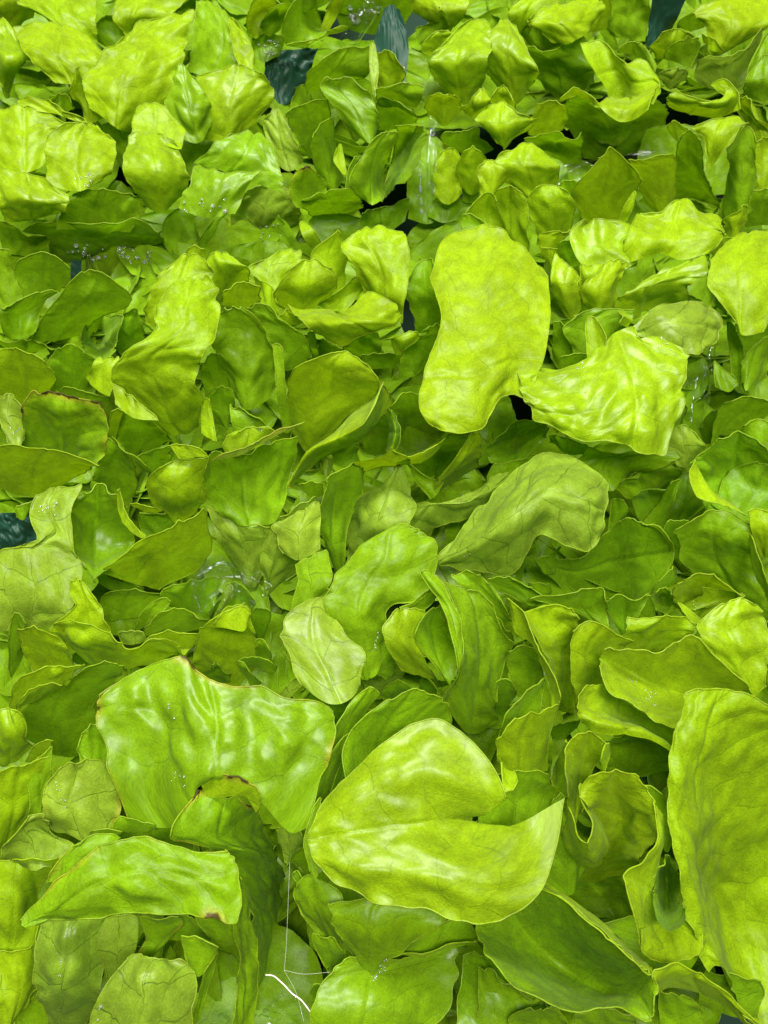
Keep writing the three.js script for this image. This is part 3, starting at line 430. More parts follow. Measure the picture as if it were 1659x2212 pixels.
L('light', [290, 1380, -2, 390, 1410, -2, 500, 1350, -2], [240, 1200, -.6, 380, 1200, -.3, 510, 1210, -.5], [290, 1110, .3, 360, 1090, .3, 450, 1130, .2]);
L('mid', [430, 1160, -2, 480, 1150, -2, 530, 1100, -2], [430, 1080, -1.4, 470, 1070, -1.3, 520, 1090, -1.4]);
L('light calm', [560, 1300, -4, 700, 1320, -4, 800, 1300, -4], [520, 1150, -2, 690, 1170, -2.5, 870, 1110, -1.5], [600, 1010, -.5, 690, 960, -.3, 790, 1010, -.8, 885, 1050, -.8], [670, 930, .3, 720, 890, .5, 780, 910, .3]);
L('light calm', [930, 1200, -3, 1020, 1240, -3, 1110, 1180, -3], [870, 1010, -1, 980, 1020, -1, 1100, 1000, -1], [825, 935, 0, 900, 955, -.2, 1090, 905, 0]);
L('mid', [430, 1540, -1.5, 480, 1560, -1.5, 540, 1550, -1.5], [410, 1480, -1, 470, 1460, -.8, 530, 1480, -1], [430, 1440, -.6, 480, 1425, -.5, 520, 1440, -.6]);
L('light', [280, 1440, -1.4, 340, 1500, -1.4, 410, 1480, -1.4], [300, 1400, -1, 360, 1420, -.9, 430, 1430, -1], [360, 1370, -.6, 440, 1370, -.5, 510, 1350, -.6]);
L('light', [340, 1540, -.8, 380, 1570, -.8, 400, 1500, -.8], [310, 1470, -.2, 370, 1480, -.1, 410, 1480, -.2]);
L('light', [780, 1310, -2.2, 820, 1310, -2.2], [800, 1240, -1.6, 850, 1240, -1.6], [860, 1140, -1, 875, 1150, -1]);
L('light', [1330, 1520, -.6, 1390, 1500, -.4, 1430, 1450, -.2], [1290, 1480, 0, 1350, 1440, .3, 1450, 1400, .4]);
L('light', [1400, 1340, -2, 1460, 1400, -1.6, 1520, 1360, -1.6], [1400, 1310, -1.4, 1470, 1320, -1, 1530, 1290, -1], [1500, 1240, -.4, 1525, 1220, -.3]);

lettuce(1640, 680, 'lettuce at the right edge with one round glossy light leaf over dark curled ones'); rosette(14, 8, -3.5);
T6();
L('yellow calm', [1420, 490, 1, 1500, 535, 1, 1659, 540, 1], [1310, 330, 1.5, 1500, 340, 2, 1720, 340, 2], [1340, 170, 1.8, 1500, 170, 2.2, 1720, 150, 2], [1440, 60, 1.8, 1550, 10, 1.8, 1680, 5, 1.8]);
L('mid', [1300, 280, -.2, 1330, 400, 0, 1400, 480, .3], [1285, 150, .4, 1330, 170, .6, 1340, 300, .9]);
L('mid', [1340, 920, -2.5, 1420, 950, -2.5, 1480, 920, -2.5], [1340, 780, -2, 1380, 830, -2.2, 1450, 870, -2.3]);
L('mid calm', [1510, 850, -2, 1540, 900, -2, 1659, 850, -2.5], [1520, 760, -1.5, 1590, 720, -1.5, 1659, 740, -2], [1590, 680, -1.2, 1625, 650, -1.1, 1670, 620, -1]);
L('mid calm', [1440, 870, -2.5, 1470, 890, -2.5, 1500, 900, -2.5], [1430, 680, -1.5, 1470, 700, -1.5, 1510, 740, -1.5], [1410, 550, -.5, 1425, 550, -.5, 1450, 560, -.5]);
L('deep', [1500, 780, -5, 1600, 780, -5, 1700, 760, -5], [1480, 640, -4, 1590, 640, -4, 1690, 620, -4], [1460, 560, -3, 1560, 550, -3, 1680, 560, -3]);
L('mid', [1520, 960, -3, 1600, 1000, -3, 1700, 1000, -3], [1510, 900, -2.6, 1600, 880, -2.6, 1700, 860, -2.6]);
L('mid calm', [1310, 1310, -5, 1400, 1200, -4, 1500, 1200, -4], [1370, 1080, -3, 1500, 1080, -3, 1659, 1110, -3], [1440, 1010, -2, 1560, 990, -2, 1690, 1030, -2]);
L('mid calm', [1240, 1200, -6, 1300, 1280, -6, 1350, 1250, -6], [1280, 1130, -4.6, 1340, 1130, -4.6, 1390, 1120, -4.6], [1330, 1080, -3.8, 1360, 1075, -3.8, 1390, 1070, -3.8]);

lettuce(170, 960, 'green lettuce on the left, its squarish upright leaf behind a wide folded one'); rosette(18, 9, -3.5);
Q1();
L('light calm exact', [735, 1480, -3.6, 770, 1492, -3.6, 820, 1470, -3.6], [648, 1390, -2, 760, 1400, -1.4, 885, 1390, -2], [640, 1310, -1, 760, 1290, -.5, 900, 1280, -1], [690, 1250, -.3, 780, 1215, -.3, 903, 1215, -.2]);
L('light calm', [775, 1208, 0, 830, 1200, .1, 895, 1200, 0], [738, 1152, .5, 790, 1148, .6, 860, 1168, .4]);
L('mid brown exact', [110, 1160, -4, 270, 1190, -3.4, 425, 1240, -1.8], [95, 1060, -2, 270, 1080, -1.6, 462, 1140, -1], [100, 990, -.6, 280, 1000, -.5, 468, 1040, -.3], [140, 930, 0, 215, 922, 0, 330, 955, 0, 440, 968, .1]);
L('light calm exact', [-40, 1320, -4, 140, 1380, -4, 330, 1290, -4], [-40, 1230, -2, 160, 1250, -2, 380, 1260, -2], [-40, 1157, -.5, 130, 1160, -.3, 290, 1195, -.3, 430, 1240, -.2]);
L('light calm', [-30, 960, -3, 100, 970, -3, 225, 920, -3], [-40, 860, -1.5, 100, 850, -1.5, 237, 860, -1.5], [-30, 760, -.5, 70, 742, -.2, 190, 795, -.3]);
L('mid gloss bubbly', [320, 1650, -1, 410, 1700, -1, 460, 1690, -1], [265, 1580, -.2, 420, 1600, -2, 580, 1570, -2.4], [290, 1470, .1, 420, 1460, -1.4, 545, 1460, -1], [355, 1360, .6, 430, 1328, .7, 510, 1365, .6]);
L('light calm exact', [425, 1705, -1.5, 580, 1755, -2.4, 690, 1782, -3.4], [480, 1665, -.8, 660, 1650, -1.6, 840, 1700, -3.6], [600, 1580, -.3, 750, 1570, -.6, 910, 1600, -2], [700, 1520, .2, 770, 1490, .2, 885, 1442, .3]);
T4();
L('pale gloss', [30, 1170, -2.6, 90, 1185, -2.6, 150, 1150, -2.6], [-20, 1000, -2, 60, 1010, -2, 140, 1040, -2], [0, 920, -1.6, 60, 910, -1.6, 130, 970, -1.6]);
L('mid', [880, 1370, -3, 960, 1340, -3, 1020, 1290, -3], [810, 1290, -2, 900, 1250, -1.5, 1010, 1240, -1.5], [870, 1250, -1.6, 950, 1225, -1.3, 1030, 1215, -1.3]);
L('light calm', [780, 1570, -3, 860, 1600, -3, 970, 1610, -3], [775, 1560, -2.6, 870, 1570, -2.4, 960, 1600, -2.6]);
L('mid', [640, 1460, -5, 740, 1550, -5, 800, 1500, -5], [560, 1400, -3, 680, 1350, -3, 800, 1400, -3.5], [650, 1160, -1.8, 720, 1220, -1.8, 770, 1290, -2]);
L('mid', [700, 1250, -5, 850, 1240, -5, 1000, 1160, -5], [680, 1130, -3, 820, 1080, -3, 960, 1120, -3.5], [720, 1010, -2, 800, 1030, -2, 880, 1060, -2.2]);
L('light calm', [640, 1170, -3, 670, 1180, -3, 690, 1160, -3], [650, 1080, -2, 680, 1060, -2, 720, 1040, -2], [660, 1010, -1.4, 700, 995, -1.4, 740, 1010, -1.4]);
L('mid calm', [770, 1300, -2.6, 830, 1340, -2.6, 890, 1370, -2.6], [650, 1150, -1.3, 740, 1240, -1.3, 870, 1330, -1.8]);
L('mid gloss', [340, 860, -4, 480, 880, -4, 560, 750, -4], [290, 720, -2.5, 430, 720, -2.5, 560, 710, -2.5], [340, 640, -1.8, 430, 610, -1.5, 500, 650, -1.8]);
L('mid calm', [350, 920, -3.2, 500, 940, -3, 660, 950, -2.8], [380, 860, -2.6, 500, 890, -2.5, 650, 920, -2.4]);
L('light', [520, 800, -1.5, 590, 850, -1.5, 660, 890, -1.5], [560, 740, -1, 620, 740, -1, 690, 760, -1], [600, 700, -1, 650, 690, -.8, 700, 690, -1]);
T7();
L('pale exact', [-40, 900, -1, 150, 870, -1, 300, 880, -1], [-40, 640, 0, 200, 640, .3, 430, 760, -.3], [0, 410, .6, 180, 400, .8, 480, 480, 0], [220, 360, 1, 330, 300, 1, 440, 420, .3], [160, 200, 1.3, 290, 150, 1.5, 430, 180, 1], [220, 80, 1.3, 330, 50, 1.3, 480, 20, 1]);
L('light calm', [700, 45, .7, 715, 180, .4, 780, 280, .1, 850, 335, -.3], [712, 40, .5, 745, 170, 0, 800, 250, -.2, 862, 310, -.5]);
L('deep', [860, 330, -4, 960, 320, -4, 1060, 240, -4], [820, 200, -3.2, 900, 200, -3.2, 1000, 210, -3.2], [830, 170, -2.8, 900, 170, -2.8, 980, 190, -2.8]);
L('mid gloss', [100, 200, -3, 140, 210, -3, 180, 150, -3], [100, 140, -2.6, 140, 130, -2.6, 190, 110, -2.6]);

lettuce(760, 1010, 'dense lettuce in the middle with thin bright leaf edges and pale folded outer leaves'); rosette(20, 9, -4);
Q2();
L('pale dull exact', [232, 1640, -2.4, 234, 1655, -2.4, 240, 1672, -2.8], [360, 1500, -1.8, 380, 1590, -1.2, 400, 1705, -2.6], [545, 1290, -1.4, 550, 1470, .1, 560, 1710, -2.2], [680, 1200, -.9, 700, 1360, .6, 680, 1540, -.9], [800, 1195, -.4, 830, 1380, .7, 790, 1590, -1], [905, 1262, -.1, 915, 1420, .3, 880, 1618, -1.1], [975, 1322, -.2, 972, 1440, -.2, 940, 1560, -.9]);
Q1();
L('light calm exact', [1290, 1150, -5, 1330, 1185, -5, 1390, 1160, -5], [1240, 1000, -3.4, 1350, 1060, -3.2, 1490, 1030, -3], [1245, 900, -1.8, 1420, 920, -1.8, 1620, 950, -1.6], [1280, 815, -.5, 1440, 810, -.4, 1640, 880, -.4], [1380, 772, 0, 1490, 752, .1, 1590, 800, .1]);
L('light brown calm exact', [1330, 1185, -4, 1450, 1110, -3.2, 1520, 1010, -2.6, 1590, 955, -2, 1640, 920, -1], [1245, 1325, -3, 1340, 1180, -1.4, 1460, 1125, -.8, 1570, 1060, -.2, 1655, 890, .3], [1260, 1330, -3.6, 1400, 1215, -4, 1540, 1145, -4, 1640, 1060, -4, 1690, 960, -3]);
L('mid exact', [985, 1485, -3, 1080, 1508, -3, 1180, 1500, -3.4], [890, 1370, -1.8, 1060, 1400, -2.8, 1230, 1370, -4], [882, 1270, -.7, 1060, 1290, -2.4, 1270, 1230, -3.6], [925, 1195, .1, 1080, 1190, -1.4, 1280, 1120, -2.6]);
L('pale brown calm exact', [925, 1225, .3, 1040, 1197, .6, 1150, 1135, .9, 1310, 1064, 1.2], [950, 1200, .8, 1060, 1168, 1, 1160, 1110, 1.2, 1308, 1060, 1.3]);
L('light dull', [970, 1170, -.2, 1060, 1165, -.2, 1190, 1110, 0], [985, 1120, .3, 1080, 1090, .5, 1180, 1085, .4], [1020, 1098, .5, 1080, 1082, .6, 1140, 1080, .5]);
T5();
L('mid', [18, 1290, -2, 150, 1300, -2, 270, 1300, -2], [18, 1200, -1.5, 130, 1190, -1.5, 230, 1230, -1.5], [20, 1120, -1.5, 60, 1150, -1.2, 190, 1190, -1.2]);
L('mid calm', [1000, 1410, -7, 1150, 1380, -7, 1320, 1290, -6], [960, 1200, -4, 1100, 1250, -6, 1300, 1200, -5], [950, 1130, -2.5, 1060, 1058, -2.5, 1180, 1110, -3]);
L('mid calm', [945, 1150, -2.4, 955, 1280, -2.5, 940, 1390, -3], [970, 1165, -2, 990, 1285, -1.9, 965, 1395, -2.4], [985, 1180, -2.4, 1020, 1290, -2.4, 990, 1398, -2.7]);
L('mid calm', [800, 1380, -5, 860, 1390, -5, 935, 1390, -5], [800, 1300, -4, 870, 1280, -4, 955, 1290, -4], [850, 1240, -3, 900, 1195, -2.8, 950, 1170, -3]);
L('mid calm', [760, 1370, -6, 790, 1390, -6], [760, 1310, -5, 800, 1310, -5], [810, 1270, -4.4, 850, 1260, -4.4]);
L('light calm', [740, 1480, -.4, 880, 1440, 0, 985, 1395, .2, 1000, 1400, .2], [780, 1490, -.8, 900, 1455, -.6, 1020, 1440, -.3, 1060, 1440, -.3], [800, 1520, -2, 930, 1480, -2, 1060, 1460, -1.5, 1080, 1460, -1.5]);
L('light calm', [1000, 1460, -1.2, 1080, 1470, -1.4, 1200, 1430, -1.4, 1310, 1310, -.8], [1020, 1450, -.6, 1100, 1435, -.1, 1220, 1370, .2, 1318, 1290, .3]);
L('light calm', [1200, 1650, -4, 1250, 1600, -4, 1480, 1480, -4], [1240, 1600, -3, 1370, 1450, -2, 1495, 1420, -2.5], [1380, 1400, -1.4, 1450, 1340, -1.2, 1495, 1340, -1.5], [1435, 1300, -1, 1465, 1290, -.9, 1490, 1290, -1]);
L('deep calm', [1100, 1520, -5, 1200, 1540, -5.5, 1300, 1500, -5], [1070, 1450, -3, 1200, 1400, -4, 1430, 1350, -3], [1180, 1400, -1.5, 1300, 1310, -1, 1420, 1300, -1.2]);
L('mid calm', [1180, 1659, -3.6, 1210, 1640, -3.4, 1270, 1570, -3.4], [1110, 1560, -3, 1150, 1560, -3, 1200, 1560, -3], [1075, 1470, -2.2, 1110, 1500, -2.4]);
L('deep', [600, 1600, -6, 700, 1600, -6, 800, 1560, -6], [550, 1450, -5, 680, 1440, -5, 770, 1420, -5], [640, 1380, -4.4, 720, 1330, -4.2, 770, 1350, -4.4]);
L('pale', [580, 1560, -5, 610, 1500, -5], [560, 1460, -4.6, 620, 1440, -4.4], [540, 1440, -4.3, 600, 1400, -4.2]);
ALL();
T8();
L('mid calm', [600, 440, -4, 650, 540, -4, 700, 520, -4], [545, 280, -2, 620, 300, -2.5, 700, 300, -3], [555, 80, -1, 650, 60, -2, 790, 50, -3], [600, -40, -.3, 740, -110, -.5, 800, -100, -1]);
L('pale dull', [705, 460, -4.5, 800, 430, -4, 950, 330, -3.5], [712, 220, -3.5, 880, 240, -2, 1060, 240, -2], [760, 130, -3, 930, 60, -1.5, 1105, 130, -2], [940, 0, -2, 1010, -110, -1.5, 1080, 20, -2]);
L('pale dull', [1060, 250, -3, 1110, 280, -3.4, 1180, 310, -4], [1110, 130, -2.5, 1200, 150, -2.2, 1290, 250, -3], [1330, 100, -2, 1400, 110, -1.6, 1440, 180, -3], [1480, 40, -2, 1540, 50, -2, 1560, 120, -3], [1600, -60, -2.5, 1660, -40, -2.5, 1680, 20, -3]);
L('mid dull', [390, 750, -1.5, 470, 710, -1, 550, 670, -1], [410, 600, -1, 500, 580, -.6, 605, 590, -.5], [400, 490, -1.2, 480, 440, -1, 580, 390, -1]);
L('pale', [210, 600, -3, 230, 625, -3, 400, 510, -3], [195, 430, -2, 300, 400, -1.5, 440, 430, -2], [270, 270, -1, 330, 290, -.8, 420, 400, -1]);
L('pale', [300, 390, -1, 410, 420, -.8, 540, 370, -1], [265, 265, -.6, 420, 270, -.2, 540, 250, -.6], [360, 210, -.6, 460, 140, -.3, 540, 110, -.4]);
L('pale', [330, 230, -1.6, 420, 180, -1.5, 520, 110, -1.4], [310, 220, -1.4, 410, 150, -1.1, 510, 80, -1]);
L('mid', [450, 60, -3, 500, 80, -3, 560, 70, -3], [420, 0, -2.4, 490, 0, -2.2, 560, 0, -2.4]);
L('mid', [1260, 540, -6, 1320, 500, -6], [1290, 330, -4.6, 1350, 330, -4.6], [1290, 260, -4, 1390, 230, -4]);
T9();
T7();
L('pale', [1380, 490, -5, 1480, 560, -5, 1560, 540, -5], [1300, 330, -3.5, 1450, 350, -3.5, 1620, 330, -3.5], [1225, 130, -2.8, 1400, 240, -3, 1600, 260, -3]);

lettuce(1500, 1150, 'right-hand lettuce with puckered leaves and a dark leaf bent into a smile'); rosette(18, 8.5, -4);
T9();
L('deep calm', [290, 460, -4, 300, 490, -4, 330, 520, -4], [560, 440, -4, 540, 530, -5, 480, 650, -6], [720, 290, -3, 740, 470, -4.5, 720, 690, -6], [850, 218, -2, 900, 440, -3.5, 860, 690, -5], [920, 260, -2, 1050, 300, -2, 1092, 420, -2.5, 1070, 530, -3, 960, 660, -4]);
L('mid calm', [290, 490, -3.6, 330, 515, -3.8, 400, 520, -4.2], [285, 460, -3.2, 330, 435, -3, 400, 450, -3.4], [310, 440, -3, 350, 436, -3, 440, 370, -3]);
L('mid calm', [910, 250, -2.6, 990, 300, -2.6, 1060, 420, -2.8], [930, 255, -1.8, 1000, 255, -1.6, 1085, 340, -1.8]);
L('mid bubbly', [1380, 640, -4, 1500, 690, -3.5, 1659, 730, -3], [1150, 470, -2, 1350, 450, -2, 1600, 500, -2], [1130, 330, -1, 1330, 300, -.5, 1560, 330, -.5], [1100, 290, -.5, 1190, 240, 0, 1320, 165, 0, 1430, 170, 0, 1540, 250, -.3]);
L('mid calm', [1570, 500, -1.6, 1640, 640, -1.6, 1680, 720, -2], [1530, 250, -.3, 1610, 420, -.3, 1680, 600, -.8]);
L('light', [1600, 400, -1, 1659, 420, -1], [1560, 270, 0, 1700, 290, 0], [1535, 160, .6, 1600, 160, .6, 1700, 190, .5]);
L('light calm', [1130, 750, -3, 1230, 830, -2.5, 1330, 740, -3], [1100, 640, -1.5, 1250, 690, -3, 1480, 670, -2], [1180, 560, -.6, 1270, 530, -.5, 1400, 580, -.6, 1510, 670, -.6]);
L('light calm', [1170, 720, -2.2, 1270, 740, -2, 1330, 730, -2], [1280, 660, -1.6, 1380, 690, -1.8, 1470, 680, -1.4], [1270, 622, -1.2, 1380, 630, -1.3, 1470, 660, -1]);
L('deep calm', [770, 860, -3.5, 800, 880, -3.5, 820, 890, -3.5], [700, 740, -2.5, 800, 780, -3, 890, 790, -2.5], [720, 690, -2, 780, 672, -2, 870, 710, -2, 960, 650, -2]);
L('mid calm', [890, 790, -3, 940, 800, -3, 990, 790, -3], [900, 720, -2.4, 950, 720, -2.4, 980, 730, -2.4], [940, 670, -1.8, 960, 670, -1.8]);
L('mid calm', [970, 740, -3, 1050, 750, -3, 1120, 740, -3], [960, 690, -2.4, 1040, 680, -3.4, 1110, 690, -2.4], [1000, 640, -1.8, 1050, 632, -1.8, 1090, 660, -1.8]);
L('mid calm', [970, 640, -2.6, 1040, 620, -2.6, 1110, 590, -2.6], [1000, 600, -2, 1060, 570, -2, 1105, 540, -2], [1080, 520, -1.4, 1095, 500, -1.4]);
L('mid gloss', [560, 800, -3, 640, 850, -3, 720, 860, -3], [370, 720, -2.5, 540, 730, -2.3, 700, 760, -2.5], [240, 710, -2.2, 450, 660, -1.6, 640, 625, -1.5, 710, 700, -1.8]);
L('deep', [160, 690, -3, 260, 700, -3, 360, 690, -3], [0, 600, -2.5, 200, 610, -2.5, 300, 650, -2.5], [0, 565, -2.2, 130, 570, -2, 250, 620, -2.2]);
L('mid', [240, 640, -4, 300, 670, -4, 370, 660, -4], [240, 600, -3.4, 300, 600, -3.4, 360, 610, -3.4]);
L('deep calm', [710, 330, -4, 740, 290, -4, 770, 240, -4], [720, 200, -3.5, 770, 190, -3.2, 820, 170, -3], [725, 95, -3, 760, 92, -2.8, 800, 100, -2.6]);
L('deep calm', [910, 240, -4, 980, 200, -4, 1060, 220, -4], [865, 120, -3, 960, 110, -3.5, 1070, 60, -3], [870, 70, -2.3, 950, 40, -2.3, 1050, 50, -2.3]);
L('mid calm', [920, 240, -4, 980, 250, -4, 1050, 250, -4], [1010, 120, -3.3, 1050, 120, -3, 1090, 120, -2.6], [1080, 0, -2, 1110, -10, -2, 1140, -20, -2]);
L('deep', [1060, 220, -5, 1130, 220, -5, 1200, 210, -5], [1080, 100, -4.5, 1180, 100, -4.3, 1290, 110, -4.5], [1120, -50, -4, 1190, -60, -3.8, 1260, -50, -4]);
L('deep', [1100, 440, -3.5, 1140, 440, -3.5, 1180, 420, -3.5], [1040, 290, -2.5, 1100, 290, -2.5, 1150, 280, -2.5], [1060, 230, -2, 1120, 222, -2, 1190, 225, -2]);
T6();
L('deep bubbly', [1230, 1500, -2, 1350, 1600, -2, 1500, 1680, -2.5], [1215, 1400, -1, 1450, 1450, -2, 1659, 1560, -2], [1260, 1340, -1, 1470, 1300, -1, 1700, 1400, -1], [1380, 1240, 0, 1480, 1205, 0, 1650, 1270, 0]);
L('deep bubbly', [1350, 1600, -2, 1500, 1690, -2, 1700, 1690, -2], [1450, 1450, -1.9, 1600, 1550, -1.8, 1720, 1560, -1.8], [1600, 1380, -1, 1660, 1400, -1, 1740, 1420, -1]);
L('light calm', [1215, 1385, -.5, 1250, 1450, -.8, 1330, 1560, -.8, 1450, 1640, -.8, 1520, 1700, -.8], [1200, 1500, -.5, 1260, 1590, -.5, 1390, 1640, -.5, 1440, 1659, -.5, 1500, 1700, -.6]);
L('mid', [1500, 1200, -.5, 1580, 1250, -.5, 1660, 1260, -.5], [1520, 1160, 0, 1600, 1138, 0, 1690, 1160, 0]);
L('deep calm', [0, 1370, -4, 150, 1360, -4, 350, 1220, -3.5], [0, 1290, -3.5, 150, 1250, -4.5, 330, 1160, -3], [50, 1250, -3, 170, 1150, -2.8, 330, 1150, -3]);
L('deep', [360, 1260, -3, 480, 1330, -3, 580, 1330, -3], [370, 1220, -2.6, 480, 1240, -2.6, 580, 1290, -2.6]);
L('mid', [800, 1590, -4, 920, 1580, -4, 1080, 1500, -3.5], [740, 1520, -3.5, 900, 1480, -3, 1130, 1440, -2.5], [860, 1480, -3, 960, 1450, -2.6, 1120, 1400, -2.2]);
L('mid', [0, 1550, -4.4, 150, 1530, -4.4, 300, 1440, -4.4], [0, 1480, -4, 130, 1440, -3.8, 280, 1390, -3.8], [30, 1400, -3.6, 140, 1380, -3.4, 260, 1350, -3.4]);

lettuce(880, 1330, 'green lettuce below the centre with a round veined leaf over a pale glossy one'); rosette(20, 8, -4);
Q4();
L('mid exact', [245, 805, -1.6, 262, 808, -1.4, 300, 770, -1], [315, 690, 0, 325, 690, .2, 342, 650, .2], [300, 560, .7, 318, 560, .9, 343, 540, .7], [250, 400, 1.3, 275, 400, 1.5, 305, 420, 1.2], [185, 310, 1.8, 215, 305, 2, 245, 300, 1.7], [160, 262, 2.1, 175, 250, 2.2, 205, 257, 2]);
L('mid gloss exact', [260, 830, -2, 380, 960, -4, 490, 900, -4], [330, 680, 0, 420, 700, -1.5, 480, 800, -3], [340, 540, .6, 420, 520, -.4, 540, 560, -1.6], [290, 380, 1.2, 390, 390, .3, 510, 500, -.8], [215, 265, 1.9, 310, 320, .9, 400, 340, .4, 470, 400, 0]);
L('mid', [400, 420, -.2, 470, 440, -.8, 550, 470, -1.4], [330, 320, .6, 420, 330, .2, 530, 420, -.6], [290, 270, .9, 360, 255, 1.1, 420, 280, .6, 470, 330, .1]);
L('light exact', [740, 850, -3.4, 790, 870, -4, 830, 870, -3.6], [720, 680, -.8, 780, 650, -1.5, 850, 620, -2], [660, 560, .5, 750, 530, -.2, 845, 500, -.6], [600, 440, 1, 700, 430, .5, 838, 460, .1], [640, 410, .8, 720, 400, .8, 790, 410, .6, 825, 435, .3]);
L('light calm exact', [545, 420, .5, 570, 520, .2, 640, 570, .4, 660, 620, .5, 690, 700, .2, 720, 780, -.1, 720, 850, -.2], [538, 372, 1.4, 560, 390, 1.4, 620, 470, 1.4, 665, 590, 1.3, 720, 680, 1, 758, 790, .6, 755, 830, .2]);
L('light calm exact', [495, 1080, -.6, 560, 1140, -1, 620, 1150, -1.4, 700, 1120, -2], [495, 980, .5, 560, 990, .1, 640, 980, -.3, 720, 940, -1], [530, 920, .9, 590, 885, 1, 680, 865, .6, 752, 835, .3]);
L('light calm exact', [505, 1080, .3, 530, 1110, .1, 565, 1120, -.2], [512, 1150, .3, 540, 1165, .1, 577, 1160, .1], [522, 1210, .2, 555, 1195, .3, 577, 1165, .2]);
L('mid calm', [500, 960, -.6, 580, 900, -1, 680, 860, -1], [530, 880, -.1, 600, 820, -.4, 680, 760, -.6], [560, 840, .2, 620, 770, .2, 690, 715, .1]);
L('mid calm', [570, 770, -3, 620, 760, -3, 690, 700, -2.4], [540, 650, -2, 610, 650, -2, 680, 660, -1.6], [540, 600, -1.2, 590, 578, -1, 650, 585, -1]);
L('mid', [560, 1200, -4, 640, 1230, -4.4, 720, 1180, -4], [570, 1110, -3, 640, 1080, -3, 715, 1080, -3], [600, 1040, -2.4, 660, 1000, -2.2, 715, 960, -2.2]);
T8();
L('mid exact', [800, 1165, -1.5, 830, 1165, -1.5, 880, 1120, -1.5], [690, 940, -.6, 820, 950, -.5, 930, 900, -1], [590, 740, .5, 780, 740, .8, 950, 760, 0], [610, 600, .8, 850, 560, 1.2, 1150, 680, .3], [690, 480, 1, 930, 450, 1.6, 1240, 440, 1], [780, 380, 1.2, 960, 300, 1.6, 1180, 320, 1.2], [870, 310, 1.2, 1030, 258, 1.4, 1130, 290, 1.2]);
L('pale gloss calm', [400, 1120, 0, 540, 1180, .1, 680, 1170, 0, 795, 1135, -.2], [325, 950, .4, 520, 980, .6, 800, 1010, .2], [325, 860, .4, 500, 830, .6, 680, 900, .3], [400, 740, .4, 540, 690, .4, 620, 740, 0], [540, 680, .1, 590, 650, 0, 605, 620, -.2]);
L('light calm', [420, 1140, -1.3, 500, 1180, -1.3, 700, 1185, -1.3], [320, 1000, -.6, 420, 1110, -.9, 520, 1170, -1.2]);
L('mid calm', [910, 1160, -2, 960, 1120, -2, 1000, 1060, -2], [830, 1100, -1.2, 900, 1060, -1.2, 980, 1020, -1.4], [820, 1010, -.9, 880, 960, -.8, 930, 930, -1]);
L('light gloss calm', [1000, 1070, -1, 1100, 1090, -1.5, 1200, 1130, -2], [935, 940, 0, 1040, 960, -.3, 1150, 1020, -1], [930, 850, .3, 1030, 860, 0, 1120, 880, -.5], [970, 760, .5, 1040, 745, .3, 1170, 750, 0]);
L('mid calm', [1240, 1110, -1.5, 1290, 1145, -1.5, 1350, 1070, -1.5], [1130, 950, -.6, 1230, 980, -1.3, 1350, 1000, -1.8], [1115, 870, -.2, 1210, 840, -1, 1330, 880, -1.5], [1180, 770, 0, 1250, 730, 0, 1290, 800, -.6]);
L('mid calm', [1030, 740, .3, 1090, 750, 0, 1150, 760, -.3], [1090, 715, .3, 1140, 720, .1, 1200, 720, -.3], [1170, 650, .6, 1200, 640, .5, 1240, 660, .2]);
L('mid', [1020, 1060, -3.2, 1100, 1040, -3.2], [1170, 1150, -3.4, 1230, 1210, -3.4], [1270, 1270, -3, 1290, 1260, -3]);
L('deep', [560, 1370, -4, 650, 1390, -4, 700, 1330, -4], [400, 1290, -3, 540, 1230, -3, 720, 1280, -3], [440, 1260, -2.8, 560, 1195, -2.5, 715, 1180, -2.3]);
L('pale calm', [290, 1280, -4, 350, 1290, -4], [390, 1170, -3.5, 450, 1190, -3.5], [470, 1120, -3, 520, 1150, -3]);
L('pale', [820, 1240, -4, 900, 1240, -4, 1000, 1200, -4], [800, 1170, -3, 920, 1150, -3, 1030, 1130, -3], [860, 1130, -2, 960, 1080, -2, 1045, 1080, -2]);
L('mid', [720, 1290, -4, 760, 1290, -4, 810, 1250, -4], [730, 1200, -3, 770, 1190, -3, 800, 1200, -3], [750, 1150, -2.4, 790, 1150, -2.4]);
L('deep', [920, 1290, -4, 1000, 1290, -4, 1100, 1250, -4], [920, 1240, -3.4, 1000, 1230, -3.2, 1090, 1230, -3.4], [950, 1200, -3, 1010, 1195, -2.8, 1060, 1210, -3]);
L('deep calm', [1130, 1250, -5, 1180, 1270, -5, 1230, 1250, -5], [1140, 1190, -4.2, 1190, 1180, -4.2, 1240, 1190, -4.2], [1160, 1120, -3.6, 1190, 1110, -3.6, 1220, 1140, -3.6]);
T9();
L('deep', [0, 1340, -4, 80, 1340, -4, 170, 1270, -4], [0, 1240, -3, 80, 1220, -2.8, 160, 1230, -3], [40, 1190, -2.4, 90, 1172, -2.3, 140, 1190, -2.4]);
L('deep', [340, 1500, -5, 430, 1520, -5, 540, 1450, -5], [360, 1440, -4.4, 440, 1430, -4.4, 540, 1400, -4.4]);
L('mid gloss', [-60, 1200, -3.6, 20, 1250, -3.6, 100, 1200, -3.6], [-60, 950, -2.4, 30, 960, -2, 140, 930, -2], [-40, 740, -1, 20, 760, -.8, 100, 860, -1.2]);

